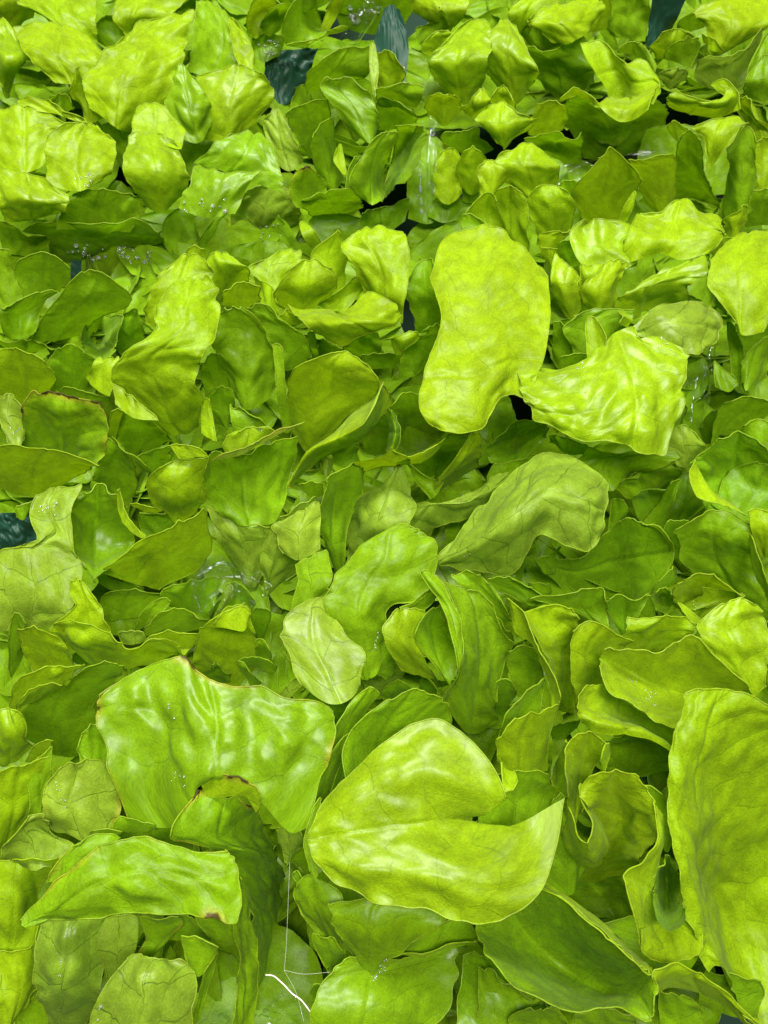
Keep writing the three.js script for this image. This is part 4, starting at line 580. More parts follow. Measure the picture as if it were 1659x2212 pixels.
lettuce(290, 1290, 'lettuce with a bright antler-shaped leaf rising beside small shaded leaves under clear film'); rosette(18, 8.5, -4);
T7();
L('mid calm', [620, 800, -4, 720, 790, -4, 960, 750, -4], [600, 700, -3.5, 760, 690, -3.5, 950, 680, -3.5], [650, 645, -3, 800, 640, -3, 970, 655, -3]);
L('mid calm', [640, 890, -4.6, 750, 890, -4.6, 850, 850, -4.6], [610, 800, -4.2, 720, 790, -4.2, 850, 770, -4.2]);
L('mid calm', [860, 900, -3.5, 1000, 890, -4, 1250, 860, -4], [880, 850, -2.5, 1050, 820, -3, 1250, 830, -3], [950, 780, -1.8, 1060, 755, -1.8, 1180, 800, -2]);
L('mid calm', [800, 870, -3.6, 830, 870, -3.6, 860, 850, -3.5], [850, 770, -2.8, 900, 770, -2.8, 950, 780, -2.8], [900, 710, -2.5, 970, 688, -2.3, 1020, 700, -2.4]);
L('mid', [960, 690, -3, 1100, 760, -4, 1240, 800, -4], [970, 650, -2.6, 1120, 660, -3, 1280, 680, -3.4], [1000, 640, -2.5, 1130, 585, -2.5, 1330, 570, -3]);
L('mid calm', [1290, 760, -3, 1400, 740, -3, 1500, 760, -3], [1330, 680, -2.5, 1420, 660, -2.5, 1510, 710, -2.5], [1340, 600, -2.2, 1400, 595, -2, 1470, 640, -2.2]);
L('pale calm', [1280, 780, -2.6, 1310, 770, -2.6, 1340, 740, -2.6], [1330, 680, -2.1, 1360, 670, -2, 1390, 660, -2.1], [1330, 610, -1.8, 1360, 600, -1.7, 1385, 625, -1.8]);
L('mid calm', [590, 600, -3.6, 700, 640, -3.6, 860, 640, -3.6], [580, 540, -3, 700, 580, -3, 830, 610, -3]);
L('light', [340, 850, -.3, 500, 880, -.3, 640, 890, 0], [440, 730, .6, 510, 740, .6, 590, 750, .6], [415, 600, 1.3, 450, 566, 1.5, 500, 600, 1.3]);
L('light frilly', [380, 960, -1, 550, 1060, -2, 850, 1060, -2.5, 1050, 1040, -2.5], [320, 870, -.3, 500, 960, -.4, 700, 1000, -.8, 900, 980, -.9, 1100, 1025, -1.5], [420, 800, .2, 560, 850, .2, 650, 905, .3, 730, 920, .2, 760, 948, 0, 860, 930, .2, 960, 915, .2, 1060, 980, -.5]);
L('light calm', [900, 960, -2, 1000, 1000, -2.4, 1100, 1030, -3], [860, 920, -1.5, 1000, 885, -1.3, 1180, 905, -1.5]);
L('pale gloss', [720, 950, -3, 800, 950, -3, 860, 930, -3], [700, 890, -2.6, 780, 880, -2.6, 850, 885, -2.6]);
L('light', [200, 1110, -2, 330, 1100, -2, 440, 1080, -2], [140, 980, -1, 260, 980, -.8, 390, 980, -.8], [100, 870, 0, 200, 870, .2, 340, 910, -.3]);
L('mid calm', [60, 1120, -3, 100, 1060, -2.7, 140, 1000, -2.5], [50, 950, -1, 90, 930, -1, 120, 920, -1], [70, 800, .3, 100, 770, .5, 160, 830, .2]);
L('light', [80, 1340, -1.5, 150, 1300, -1.5, 340, 1200, -1, 400, 1195, -1], [75, 1230, -.5, 200, 1190, -.3, 350, 1160, -.3, 470, 1110, -.4], [130, 1140, .3, 250, 1100, .5, 380, 1090, .4, 485, 1100, .2]);
L('light calm', [90, 1340, -1.2, 200, 1290, -1.2, 360, 1210, -.8], [130, 1270, -.3, 230, 1190, -.1, 370, 1195, -.3]);
L('mid calm', [130, 1480, -3, 350, 1540, -4, 600, 1500, -4], [110, 1400, -2, 330, 1350, -2.5, 560, 1300, -3], [250, 1260, -1.5, 420, 1180, -1.5, 690, 1160, -2], [470, 1130, -.6, 620, 1065, -.5, 750, 1085, -.8]);
L('light gloss', [-40, 1640, -1.5, 60, 1640, -1.5, 200, 1570, -1.5], [-40, 1480, -.4, 70, 1480, 0, 160, 1530, -.8], [-40, 1350, .2, 50, 1350, .4, 120, 1360, 0]);
L('light calm', [160, 1640, -1.6, 220, 1640, -1.6, 300, 1600, -1.6], [200, 1570, -1, 260, 1560, -1, 310, 1540, -1], [250, 1540, -.5, 280, 1525, -.4, 312, 1535, -.5]);
L('light', [1200, 1160, -4, 1380, 1180, -4, 1520, 1050, -4], [1150, 1010, -2, 1330, 1020, -1.5, 1520, 1000, -2], [1200, 900, -.6, 1350, 850, -.3, 1500, 900, -.8], [1260, 850, 0, 1360, 745, .6, 1450, 725, .6, 1490, 760, .2]);
L('light calm', [1270, 850, .3, 1350, 850, .5, 1450, 860, .3, 1480, 800, .5], [1290, 800, .8, 1360, 755, 1, 1440, 730, 1, 1485, 755, .8]);
L('mid calm', [1480, 1190, -3, 1510, 1190, -3, 1540, 1180, -3], [1410, 1080, -2, 1450, 1105, -1.9, 1480, 1120, -1.8], [1420, 1060, -1.8, 1450, 1070, -1.8]);
L('mid calm', [1560, 1120, -3.5, 1600, 1120, -3.5, 1640, 1100, -3.5], [1420, 1070, -2, 1540, 1050, -2, 1620, 1080, -2], [1440, 1045, -1.8, 1520, 1040, -1.7, 1590, 1060, -1.8]);
L('mid calm', [1530, 1060, -4, 1570, 1070, -4, 1610, 1060, -4], [1510, 960, -3, 1560, 970, -3, 1605, 1000, -3], [1520, 930, -2.8, 1545, 928, -2.8, 1570, 935, -2.8]);
L('mid calm', [1500, 880, -4, 1550, 920, -4, 1590, 860, -4], [1495, 790, -3, 1540, 790, -3, 1600, 790, -3], [1510, 750, -2.6, 1550, 740, -2.5, 1605, 760, -2.6]);
L('mid', [1130, 1170, -3.6, 1240, 1170, -3.6, 1370, 1170, -3.6], [1250, 1100, -2.6, 1300, 1090, -2.6, 1350, 1130, -2.6], [1260, 1070, -2, 1300, 1070, -2]);
L('deep', [440, 1060, -3.6, 500, 1080, -3.6, 560, 1060, -3.6], [430, 1020, -3, 480, 1010, -3, 540, 1030, -3]);

lettuce(270, 1880, 'wilting lettuce in the lower left corner with brown-edged drooping leaves'); rosette(18, 8, -6);
Q3();
L('mid', [470, 1440, -2.4, 640, 1470, -2.4, 830, 1420, -2.4], [480, 1340, -1.6, 640, 1340, -1.4, 830, 1290, -1]);
Q3();
L('mid gloss bubbly brown exact', [540, 1335, -.8, 640, 1362, -.8, 740, 1368, -.6, 820, 1300, .2, 862, 1180, 1, 960, 1160, 1.3, 1085, 1215, .9, 1190, 1330, .1, 1265, 1393, -.4, 1330, 1360, -.3], [488, 1150, .5, 600, 1160, 0, 700, 1150, .3, 790, 1140, 1, 880, 1140, 1.5, 980, 1130, 1.5, 1090, 1150, 1.2, 1180, 1200, .9, 1280, 1200, .6, 1385, 1160, .4], [440, 960, 1.2, 560, 960, 1, 680, 980, .8, 770, 980, 1.6, 880, 990, 2, 990, 1000, 2, 1095, 1010, 1.6, 1200, 1030, 1.6, 1310, 1030, 1.2, 1425, 1030, .8], [412, 850, 1.6, 560, 830, 1.8, 690, 820, 1.7, 800, 820, 2.3, 880, 840, 2.3, 980, 860, 2.2, 1095, 870, 1.8, 1210, 900, 2, 1330, 910, 1.6, 1455, 905, 1.1], [430, 790, 1.7, 540, 700, 1.9, 680, 645, 2, 800, 632, 2.1, 850, 690, 2.2, 960, 742, 2.1, 1100, 757, 1.9, 1210, 803, 1.9, 1320, 812, 1.7, 1425, 855, 1.2]);
L('yellow brown calm', [870, 1175, 1, 900, 1215, .8, 1000, 1220, .9, 1060, 1225, .9, 1110, 1285, .4], [900, 1150, 1.4, 980, 1140, 1.6, 1080, 1170, 1.5, 1130, 1210, 1.2]);
L('mid brown bubbly exact', [130, 1795, 0.35, 95, 1785, 0.5, 90, 1765, 0.5], [260, 1778, 0.4, 230, 1730, 1, 195, 1640, 1.1], [430, 1755, 0.55, 370, 1630, 1.4, 330, 1510, 1.45], [590, 1742, 0.65, 520, 1580, 1.55, 480, 1435, 1.55], [740, 1735, 0.75, 680, 1560, 1.55, 620, 1400, 1.5], [880, 1735, 0.8, 840, 1580, 1.45, 760, 1440, 1.3], [980, 1765, 0.75, 980, 1560, 1.3, 880, 1460, 1.2], [1020, 1770, 0.7, 1037, 1530, 1.15, 985, 1455, 1]);
L('mid brown exact', [1100, 2212, -8, 1150, 2212, -10, 1250, 2100, -11], [1090, 1800, -4, 1180, 1800, -7.5, 1240, 1700, -10], [950, 1480, -1, 1090, 1480, -2.2, 1200, 1500, -5], [720, 1395, 1.2, 950, 1400, -.4, 1150, 1380, -3], [850, 1200, .6, 980, 1240, .3, 1110, 1270, -.6]);
L('mid exact', [1010, 2230, -3, 1050, 2230, -3.3, 1090, 2220, -3.6], [1030, 2000, -1.8, 1070, 2000, -2.1, 1112, 1980, -2.6], [1020, 1770, -.2, 1060, 1800, -.8, 1118, 1840, -1.8], [1035, 1560, 1, 1060, 1620, .4, 1090, 1700, -1.2]);
ALL();
T10();
L('mid browner', [300, 790, .3, 400, 760, .6, 480, 690, .6], [350, 690, .8, 450, 630, 1, 620, 610, 1], [430, 610, 1, 550, 540, 1, 730, 535, .8]);
L('pale brown', [275, 490, -.6, 400, 485, -.3, 540, 520, -.5, 700, 500, -1], [258, 400, .3, 420, 330, .3, 700, 400, -.6], [280, 250, .8, 450, 200, .6, 690, 280, -.3], [360, 130, 1, 450, 98, 1, 640, 100, 0]);
L('mid', [470, 90, -.3, 560, 180, -.5, 670, 270, -.8], [465, 20, 0, 560, 0, -.3, 650, 20, -.8], [490, -80, .3, 560, -120, .2, 640, -60, -.3]);
L('pale', [60, 690, -.8, 200, 690, -.6, 340, 680, -.8], [20, 640, -.2, 200, 560, -.3, 440, 620, -1], [60, 570, .1, 160, 450, .1, 300, 490, -.6], [180, 400, .3, 260, 420, 0, 300, 480, -.5]);
L('light calm', [80, 690, -.8, 200, 745, -1.2, 300, 765, -1.2], [60, 680, -.6, 200, 688, -.5, 345, 683, -.6]);
L('mid calm', [540, 530, -.8, 640, 540, -1, 730, 530, -1], [550, 510, -.3, 640, 508, -.4, 720, 520, -.5]);
L('mid calm', [670, 500, -.7, 780, 515, -.9, 920, 510, -1], [680, 460, -.5, 800, 470, -.6, 900, 480, -.6], [715, 420, -.4, 800, 450, -.4, 880, 470, -.5]);
L('light', [-40, 700, -2, 60, 560, -2, 160, 460, -2], [-40, 400, -.8, 100, 330, -.8, 230, 290, -1], [-40, 150, .2, 80, 130, .2, 160, 120, 0, 300, 60, .2]);
L('mid', [160, 480, -1.6, 230, 400, -1.2, 280, 300, -1], [180, 330, -.9, 240, 230, -.6, 300, 160, -.4], [160, 120, -.2, 230, 70, 0, 310, 0, .2]);
L('light', [-40, 1190, -3, 60, 1215, -3, 210, 1180, -3.5], [-40, 950, -2, 100, 940, -2, 240, 900, -3], [-40, 680, -1.5, 100, 700, -1.5, 290, 770, -2.5]);
L('pale gloss', [270, 1580, -3.5, 360, 1630, -3.5, 520, 1640, -4], [210, 1350, -2, 380, 1380, -1.5, 600, 1350, -2.5], [230, 1100, -1.5, 420, 1100, -1, 640, 1080, -2], [250, 1030, -1.5, 450, 1010, -1.2, 700, 1000, -2]);
L('pale gloss', [620, 1360, -2.6, 690, 1340, -2.6, 780, 1280, -2.6], [580, 1200, -2, 700, 1180, -2, 810, 1200, -2.2], [620, 1030, -1.6, 720, 1020, -1.5, 820, 1010, -1.8]);
L('pale gloss', [550, 1750, -1.5, 800, 1760, -.8, 1130, 1750, -1.5], [570, 1550, -.8, 850, 1560, 0, 1140, 1560, -1], [640, 1410, -.5, 870, 1390, .3, 1160, 1390, -.8], [780, 1250, -.5, 920, 1250, -.2, 1080, 1280, -.6]);
L('mid calm', [1120, 1310, -.8, 1180, 1345, -.8, 1230, 1330, -.8], [1085, 1200, -.3, 1200, 1220, -.3, 1290, 1230, -.4], [1075, 1130, 0, 1160, 1140, .1, 1300, 1190, 0]);
L('mid brown', [820, 1250, -2, 900, 1250, -2, 1000, 1150, -2], [870, 1130, -1.6, 1000, 1110, -1.6, 1080, 1060, -1.6], [820, 1010, -1, 950, 1020, -1, 1060, 1010, -1]);
L('mid', [1230, 1120, -1, 1310, 1165, -1, 1390, 1170, -1], [1180, 1060, -.6, 1300, 1060, -.5, 1400, 1080, -.6], [1150, 960, 0, 1220, 980, 0, 1310, 1010, -.2]);
L('mid calm', [1000, 1140, -2.4, 1080, 1150, -2.4, 1250, 1160, -2.4], [1040, 1060, -2, 1120, 1080, -2, 1220, 1120, -2], [1060, 990, -1.4, 1110, 1000, -1.4, 1160, 1040, -1.6]);
L('light', [0, 1650, -3.5, 80, 1640, -3.5, 150, 1540, -4], [0, 1450, -3, 130, 1400, -3, 230, 1400, -4], [-40, 1220, -2.5, 100, 1230, -2.5, 210, 1190, -3]);
L('pale', [100, 1560, -4.6, 170, 1520, -4.6, 240, 1460, -4.6], [120, 1400, -4, 190, 1380, -4, 240, 1360, -4], [170, 1290, -3.4, 200, 1270, -3.4, 230, 1260, -3.4]);
L('mid', [100, 1700, -5, 220, 1700, -5, 360, 1690, -5], [110, 1580, -4.6, 220, 1560, -4.6, 330, 1600, -4.6], [200, 1490, -4.2, 250, 1470, -4.2]);
L('mid calm', [1140, 1640, -3, 1165, 1620, -3, 1190, 1600, -3], [1180, 1500, -2.6, 1205, 1480, -2.6, 1235, 1450, -2.6], [1210, 1350, -2, 1250, 1290, -1.8, 1300, 1210, -1.5]);
L('deep', [1160, 1460, -4, 1190, 1450, -4], [1170, 1400, -3.4, 1220, 1380, -3.4], [1180, 1340, -3, 1230, 1320, -3]);

lettuce(1130, 1900, 'glossy front lettuce with a huge wavy leaf over a wide boat-shaped one'); rosette(18, 9, -6);
T11();
L('mid', [20, 1720, -11, 200, 1740, -11.5, 440, 1720, -11], [40, 1000, -9, 200, 1000, -10, 420, 1000, -9], [80, 450, -6, 180, 500, -7, 330, 700, -7]);
Q4();
L('light calm exact', [800, 1290, -1, 830, 1350, -1.6, 850, 1300, -2], [785, 1150, 0, 850, 1130, -1.2, 910, 1100, -1.6], [775, 1050, .6, 870, 1040, -.4, 950, 1060, -.8], [815, 970, 1, 890, 955, 1, 965, 1000, .4]);
L('light calm', [960, 1112, -.8, 945, 1105, -.7, 932, 1080, -.4], [975, 1040, -.4, 955, 1050, 0, 935, 1070, .1], [972, 1000, .4, 965, 1000, .5, 955, 1005, .5]);
L('light calm exact', [770, 1400, -2.5, 800, 1480, -2.5, 850, 1520, -2.5, 920, 1530, -2.5, 960, 1450, -2, 950, 1350, -1.4, 930, 1260, -.8, 920, 1200, -.2], [800, 1280, -.4, 825, 1340, -.2, 845, 1410, .2, 880, 1438, .5, 905, 1390, .4, 900, 1310, .4, 862, 1240, .7, 858, 1190, .9]);
L('light exact', [720, 1590, -5, 850, 1600, -5.4, 1050, 1580, -4.5], [880, 1480, -3, 980, 1450, -2.6, 1120, 1490, -1], [905, 1330, -.6, 1020, 1330, -1.4, 1180, 1400, 0], [862, 1240, .7, 1000, 1230, 0, 1165, 1260, .8], [858, 1185, .9, 920, 1125, 1.4, 1000, 1104, 1.6, 1075, 1132, 1.4, 1110, 1175, 1.2]);
L('light calm exact', [1200, 1300, .2, 1215, 1440, -.2, 1180, 1530, -.4, 1160, 1600, -.6, 1160, 1680, -.8, 1180, 1760, -1, 1230, 1840, -1, 1290, 1870, -1], [1165, 1260, .8, 1190, 1420, .6, 1130, 1495, .8, 1060, 1555, .9, 1058, 1610, .9, 1085, 1720, .6, 1105, 1830, .2, 1120, 1900, -.2]);
L('light calm exact', [1110, 1800, .3, 1180, 1780, -.8, 1280, 1770, -1.2, 1340, 1740, -1.6], [1118, 1890, -.1, 1220, 1880, -.6, 1300, 1850, -1, 1370, 1820, -1.4], [1150, 1935, -.6, 1250, 1956, -.8, 1330, 1930, -1, 1370, 1880, -1.3]);
L('mid calm', [1165, 1640, -.6, 1190, 1740, -.2, 1230, 1770, 0, 1280, 1740, -.2, 1285, 1700, -.3], [1175, 1640, -1.4, 1220, 1690, -2.4, 1270, 1680, -1.4], [1160, 1600, -.5, 1220, 1580, -3, 1275, 1600, -1.6], [1215, 1500, -.4, 1225, 1490, -.4, 1250, 1520, -1]);
L('mid calm', [1190, 1400, -1.2, 1215, 1420, -1.2, 1240, 1400, -1.2], [1160, 1260, -.3, 1190, 1260, -.3, 1220, 1260, -.4], [1110, 1180, .6, 1150, 1185, .6, 1200, 1220, .3]);
L('mid', [700, 1560, -3.4, 800, 1600, -3.6, 860, 1500, -3.4], [720, 1400, -2.4, 780, 1400, -2.4, 830, 1400, -2.6], [730, 1240, -1.8, 760, 1220, -1.6, 790, 1240, -1.6]);
ALL();
L('light gloss exact', [1088, 1725, 1.5, 1055, 1755, .8, 1025, 1772, .1, 1110, 1778, .9, 1222, 1722, 1.4], [1090, 1715, 1.7, 1060, 1748, .9, 1010, 1770, .3, 1120, 1790, 1.2, 1196, 1845, 1.1], [1040, 1625, 2.1, 1020, 1700, 1.7, 975, 1772, .7, 1078, 1868, 1.7, 1155, 1930, .9], [945, 1553, 2.2, 920, 1660, 2.3, 905, 1778, 1.2, 990, 1890, 2, 1065, 1992, .8], [850, 1590, 1.9, 820, 1690, 2.2, 810, 1790, 1.4, 870, 1885, 1.9, 925, 1956, .9], [745, 1682, 1.4, 735, 1745, 1.7, 728, 1806, 1.3, 760, 1875, 1.6, 800, 1946, .8], [692, 1734, .9, 672, 1775, 1.1, 666, 1812, 1, 672, 1852, 1.1, 702, 1886, .8]);
T8();
L('mid calm gloss', [520, 1850, -1, 620, 1800, -1.5, 700, 1700, -2], [560, 1640, -.3, 650, 1600, -.8, 720, 1600, -1.5], [640, 1450, .2, 720, 1430, -.3, 800, 1400, -.8], [730, 1290, .3, 830, 1225, .5, 910, 1230, .3]);
L('mid calm', [690, 1900, 0, 900, 1700, -1, 1300, 1500, -1], [690, 1580, .6, 900, 1550, -.5, 1310, 1420, -.3], [780, 1420, 1, 950, 1430, 0, 1300, 1330, .5], [940, 1290, 1.2, 1100, 1235, 1.3, 1230, 1250, 1.2]);
L('mid calm', [480, 1980, -1, 540, 1940, -1.2, 600, 1850, -1.5], [520, 1800, -.3, 590, 1750, -.6, 660, 1700, -1], [650, 1540, .3, 700, 1500, .2, 740, 1480, 0]);
T11();
L('mid calm', [400, 720, -.6, 430, 745, -.6, 450, 740, -.6], [375, 600, -.3, 410, 580, -.3, 450, 560, -.3], [420, 380, 0, 450, 340, .1, 480, 300, 0]);
L('mid calm', [640, 1200, -2.5, 740, 1290, -2.5, 880, 1270, -2.5], [560, 1080, -1.5, 760, 1100, -1.2, 1000, 1180, -2], [560, 1000, -1.2, 800, 960, -1, 1150, 1080, -1.5], [490, 935, -1, 750, 900, -1, 1000, 900, -1.2, 1260, 1010, -1.5]);
L('mid', [420, 1090, -3, 490, 1140, -3, 600, 1200, -3], [310, 960, -2.5, 420, 960, -2, 560, 1050, -2], [310, 870, -2.3, 430, 800, -1.6, 600, 900, -1.8], [330, 830, -2.1, 400, 780, -1.8, 470, 790, -1.6]);
L('mid', [360, 860, -2.6, 390, 860, -2.6], [310, 780, -2.4, 360, 790, -2.2], [310, 755, -2.2, 340, 748, -2.1]);
L('pale', [250, 670, -1.6, 280, 680, -1.6, 320, 640, -1.6], [220, 560, -1, 280, 560, -.8, 360, 560, -.8], [215, 500, -.6, 270, 480, -.4, 350, 500, -.4]);
L('mid', [330, 720, -2.8, 370, 760, -2.8, 430, 740, -2.8], [285, 680, -2.2, 340, 640, -2, 400, 600, -1.8]);
L('mid', [510, 1330, -4, 550, 1310, -4, 580, 1290, -4], [430, 1190, -3.3, 520, 1220, -3.1, 600, 1230, -3], [430, 1115, -3, 490, 1140, -2.8, 550, 1150, -2.6]);
L('mid', [520, 1380, -4.4, 560, 1370, -4.4], [510, 1320, -4, 560, 1300, -4]);
L('mid', [420, 1600, -4, 450, 1580, -4], [410, 1470, -3.4, 460, 1470, -3.4], [430, 1420, -3, 480, 1425, -3]);
L('mid gloss calm', [390, 1750, -3, 700, 1760, -3, 1000, 1750, -3.5], [440, 1530, -2.5, 750, 1530, -2.5, 1200, 1600, -4], [520, 1370, -2.5, 780, 1370, -3, 1250, 1420, -4], [640, 1255, -2.5, 850, 1280, -3, 1100, 1230, -4, 1280, 1200, -4]);
L('mid gloss', [1280, 1700, -4, 1500, 1720, -4, 1700, 1700, -4], [1300, 1450, -4, 1480, 1450, -3.5, 1659, 1500, -4], [1310, 1230, -4, 1420, 1250, -3.8, 1560, 1350, -4]);
L('mid calm', [960, 1240, -3, 1100, 1250, -3, 1260, 1190, -3, 1400, 1180, -3], [1000, 1180, -2.5, 1150, 1100, -2.5, 1310, 1030, -2.5, 1390, 1100, -2.5]);
L('light calm', [940, 1245, -2.6, 1090, 1255, -2.6, 1250, 1195, -2.5, 1400, 1172, -2.4], [960, 1235, -2.4, 1100, 1240, -2.3, 1260, 1180, -2.2, 1390, 1160, -2.2]);
T12();
L('mid calm', [-60, 480, -1.5, 150, 500, -2, 380, 440, -2.5], [-60, 330, -1, 160, 330, -1.6, 380, 300, -2], [40, 180, -.4, 180, 170, -.6, 360, 180, -1]);
L('mid calm exact', [-100, 1030, -1.5, 100, 950, -2, 300, 850, -.5], [0, 1250, -.6, 250, 1150, -3.5, 480, 950, -.2], [200, 1460, -.2, 450, 1330, -4, 700, 1150, 0], [480, 1575, 0, 650, 1450, -3, 870, 1290, .2], [760, 1560, .1, 880, 1500, -1, 965, 1360, .2], [920, 1645, -.3, 970, 1600, -.3, 1005, 1450, 0]);
L('light calm', [340, 820, -1, 560, 960, -1, 760, 1130, -1, 900, 1260, -.8, 970, 1330, -.3], [300, 850, -.4, 480, 950, 0, 700, 1150, .2, 870, 1290, .4, 965, 1352, .3]);
L('mid', [760, 1150, -3, 900, 1280, -2.5, 1100, 1310, -2.2, 1240, 1240, -2.5], [600, 1060, -3, 880, 1090, -3, 1000, 1100, -2.5, 1200, 1100, -3], [560, 1030, -3.6, 800, 1040, -3.6, 1000, 1040, -3.4, 1150, 1050, -3.4]);
L('mid gloss', [580, 1030, -6, 750, 1040, -6, 880, 1020, -5.5], [450, 880, -5.5, 650, 850, -5.5, 860, 850, -5], [340, 780, -5, 600, 740, -4.8, 830, 730, -4.5]);
L('light calm', [380, 320, -3, 430, 330, -3, 520, 470, -2], [380, 180, -3, 440, 130, -1.5, 490, 200, -1], [460, -40, .3, 475, 0, .4, 500, 60, .2]);
L('mid calm', [380, 560, -3.6, 430, 600, -3.6, 520, 590, -3.4], [400, 420, -2.4, 450, 430, -2.2, 510, 490, -1.8], [440, 320, -1.6, 470, 310, -1.2, 500, 330, -1]);
L('light calm', [1000, 1460, -.8, 1150, 1430, -1.3, 1350, 1510, -1.6, 1560, 1690, -1.6], [985, 1390, 0, 1130, 1360, -.2, 1300, 1430, -.5, 1500, 1590, -.8], [975, 1335, .3, 1130, 1312, .2, 1260, 1370, -.2, 1450, 1510, -.5, 1650, 1690, -.8]);
L('mid gloss', [-60, 1700, -4, 150, 1700, -4, 330, 1560, -4], [-60, 1500, -3.5, 100, 1450, -3.5, 250, 1500, -3.5], [-60, 1300, -3, 30, 1350, -3, 120, 1430, -3]);
L('mid', [120, 1700, -4, 300, 1700, -4, 500, 1700, -4], [140, 1620, -3.4, 280, 1560, -3.2, 420, 1590, -3.4], [220, 1580, -3, 300, 1550, -2.8, 380, 1570, -3]);
L('mid gloss', [500, 1700, -4.4, 700, 1720, -4.4, 900, 1700, -4.4], [520, 1590, -3.6, 700, 1590, -3.4, 860, 1620, -3.6]);
L('mid', [1020, 1700, -4, 1150, 1700, -4, 1300, 1680, -4], [1010, 1560, -3.4, 1120, 1540, -3.2, 1250, 1560, -3.4], [1020, 1470, -2.8, 1080, 1460, -2.8, 1150, 1500, -3]);
L('mid', [1250, 1520, -5, 1400, 1560, -5, 1600, 1600, -5], [1260, 1420, -4.4, 1420, 1430, -4.4, 1620, 1480, -4.4], [1300, 1350, -4, 1450, 1370, -4, 1620, 1400, -4]);
T9();

lettuce(1530, 1620, 'lettuce at the lower right edge with one giant smooth leaf standing upright'); rosette(20, 10, -4.5);
Q4();
L('light exact', [1395, 1970, -2, 1450, 1962, -2, 1600, 2200, -5.5, 1900, 2400, -5.5], [1325, 1760, -.8, 1380, 1740, -1.2, 1470, 1740, -5, 1800, 1850, -5], [1255, 1480, .4, 1310, 1480, .2, 1450, 1480, -3, 1800, 1500, -3.4], [1225, 1200, 1.2, 1290, 1200, 1.1, 1450, 1200, -.6, 1800, 1200, -1], [1262, 950, 2.2, 1320, 950, 2.2, 1480, 950, 1.4, 1800, 960, 1.3], [1305, 785, 2.8, 1400, 770, 3, 1550, 790, 2.8, 1800, 870, 2.6]);
Q4();
L('light calm exact', [835, 880, -2, 900, 780, -2.4, 1000, 700, -2.6], [815, 720, -.6, 880, 690, -.8, 960, 640, -1.2], [800, 590, .3, 880, 590, 0, 1000, 600, -1], [815, 505, .9, 870, 471, 1.1, 940, 495, .9, 1020, 530, .4, 1080, 545, 0]);
L('light exact', [950, 595, -1, 1100, 610, -1.4, 1300, 560, -1], [1040, 530, .3, 1150, 540, 0, 1320, 520, 0], [1050, 450, .8, 1120, 458, .9, 1220, 433, 1.1, 1300, 455, .8, 1350, 500, .5]);
L('light gloss calm exact', [950, 600, 1, 943, 625, .7, 932, 660, .9], [1050, 598, 1.3, 1030, 670, -.2, 965, 765, .9], [1190, 602, 1.3, 1150, 740, -.6, 1080, 840, .8], [1330, 540, 1.6, 1280, 780, -1, 1180, 900, .6], [1420, 610, 1.4, 1400, 800, -1.4, 1262, 936, .2], [1570, 752, .6, 1500, 790, -.6, 1420, 830, -1.4]);
L('light calm exact', [845, 915, .2, 920, 962, .3, 1040, 965, .4, 1150, 985, .2, 1245, 1045, -.4], [840, 890, .8, 930, 910, .9, 1050, 930, .7, 1150, 960, .3, 1240, 1020, -.4], [830, 830, 1, 900, 850, .3, 1020, 880, -.8, 1140, 930, -1.4, 1250, 990, -1.5], [870, 755, .9, 930, 750, .2, 1020, 800, -1.6, 1140, 860, -2.2, 1260, 930, -2.2]);
T12();
L('mid', [700, 160, -4.5, 850, 150, -4.5, 1060, 120, -4.5], [730, 0, -3.5, 880, -20, -3.5, 1060, -30, -3.5], [760, -80, -2.8, 900, -120, -2.6, 1060, -120, -2.8]);
T9();
L('light gloss', [1440, 1150, -.5, 1540, 1195, -.4, 1630, 1160, -.4], [1300, 970, .6, 1460, 980, .6, 1650, 980, .5], [1250, 860, 1, 1420, 820, 1.3, 1650, 830, 1], [1380, 730, 1.3, 1500, 683, 1.6, 1610, 740, 1.3]);
L('mid', [1430, 1300, -2.6, 1540, 1340, -2.6, 1700, 1330, -2.6], [1490, 1230, -1.8, 1580, 1210, -1.6, 1690, 1210, -1.8]);
L('mid', [720, 1700, -4.4, 850, 1700, -4.4, 1060, 1680, -4.4], [720, 1560, -3.4, 880, 1550, -3.4, 1060, 1600, -3.4], [700, 1500, -2.4, 850, 1510, -2.4, 1000, 1540, -2.4]);
L('light calm', [1240, 800, -.4, 1260, 900, 0, 1320, 1000, .4], [1120, 720, -.4, 1190, 800, 0, 1250, 860, .4]);
L('light', [1640, 1180, -1, 1680, 1280, -1], [1630, 1100, -.2, 1720, 1130, -.2]);

// ---------------------------------------------------------------- crate, plastic, water
const ground = new THREE.Mesh(new THREE.PlaneGeometry(3, 3).rotateX(-Math.PI / 2), new THREE.MeshPhysicalMaterial({ color: new THREE.Color().setRGB(0.02, 0.045, 0.03), roughness: 0.9, specularIntensity: 0.2 }));
ground.name = 'ground'; ground.position.set(0, -0.24, -0.5); ground.userData = { kind: 'structure' }; ground.receiveShadow = true;
scene.add(ground);

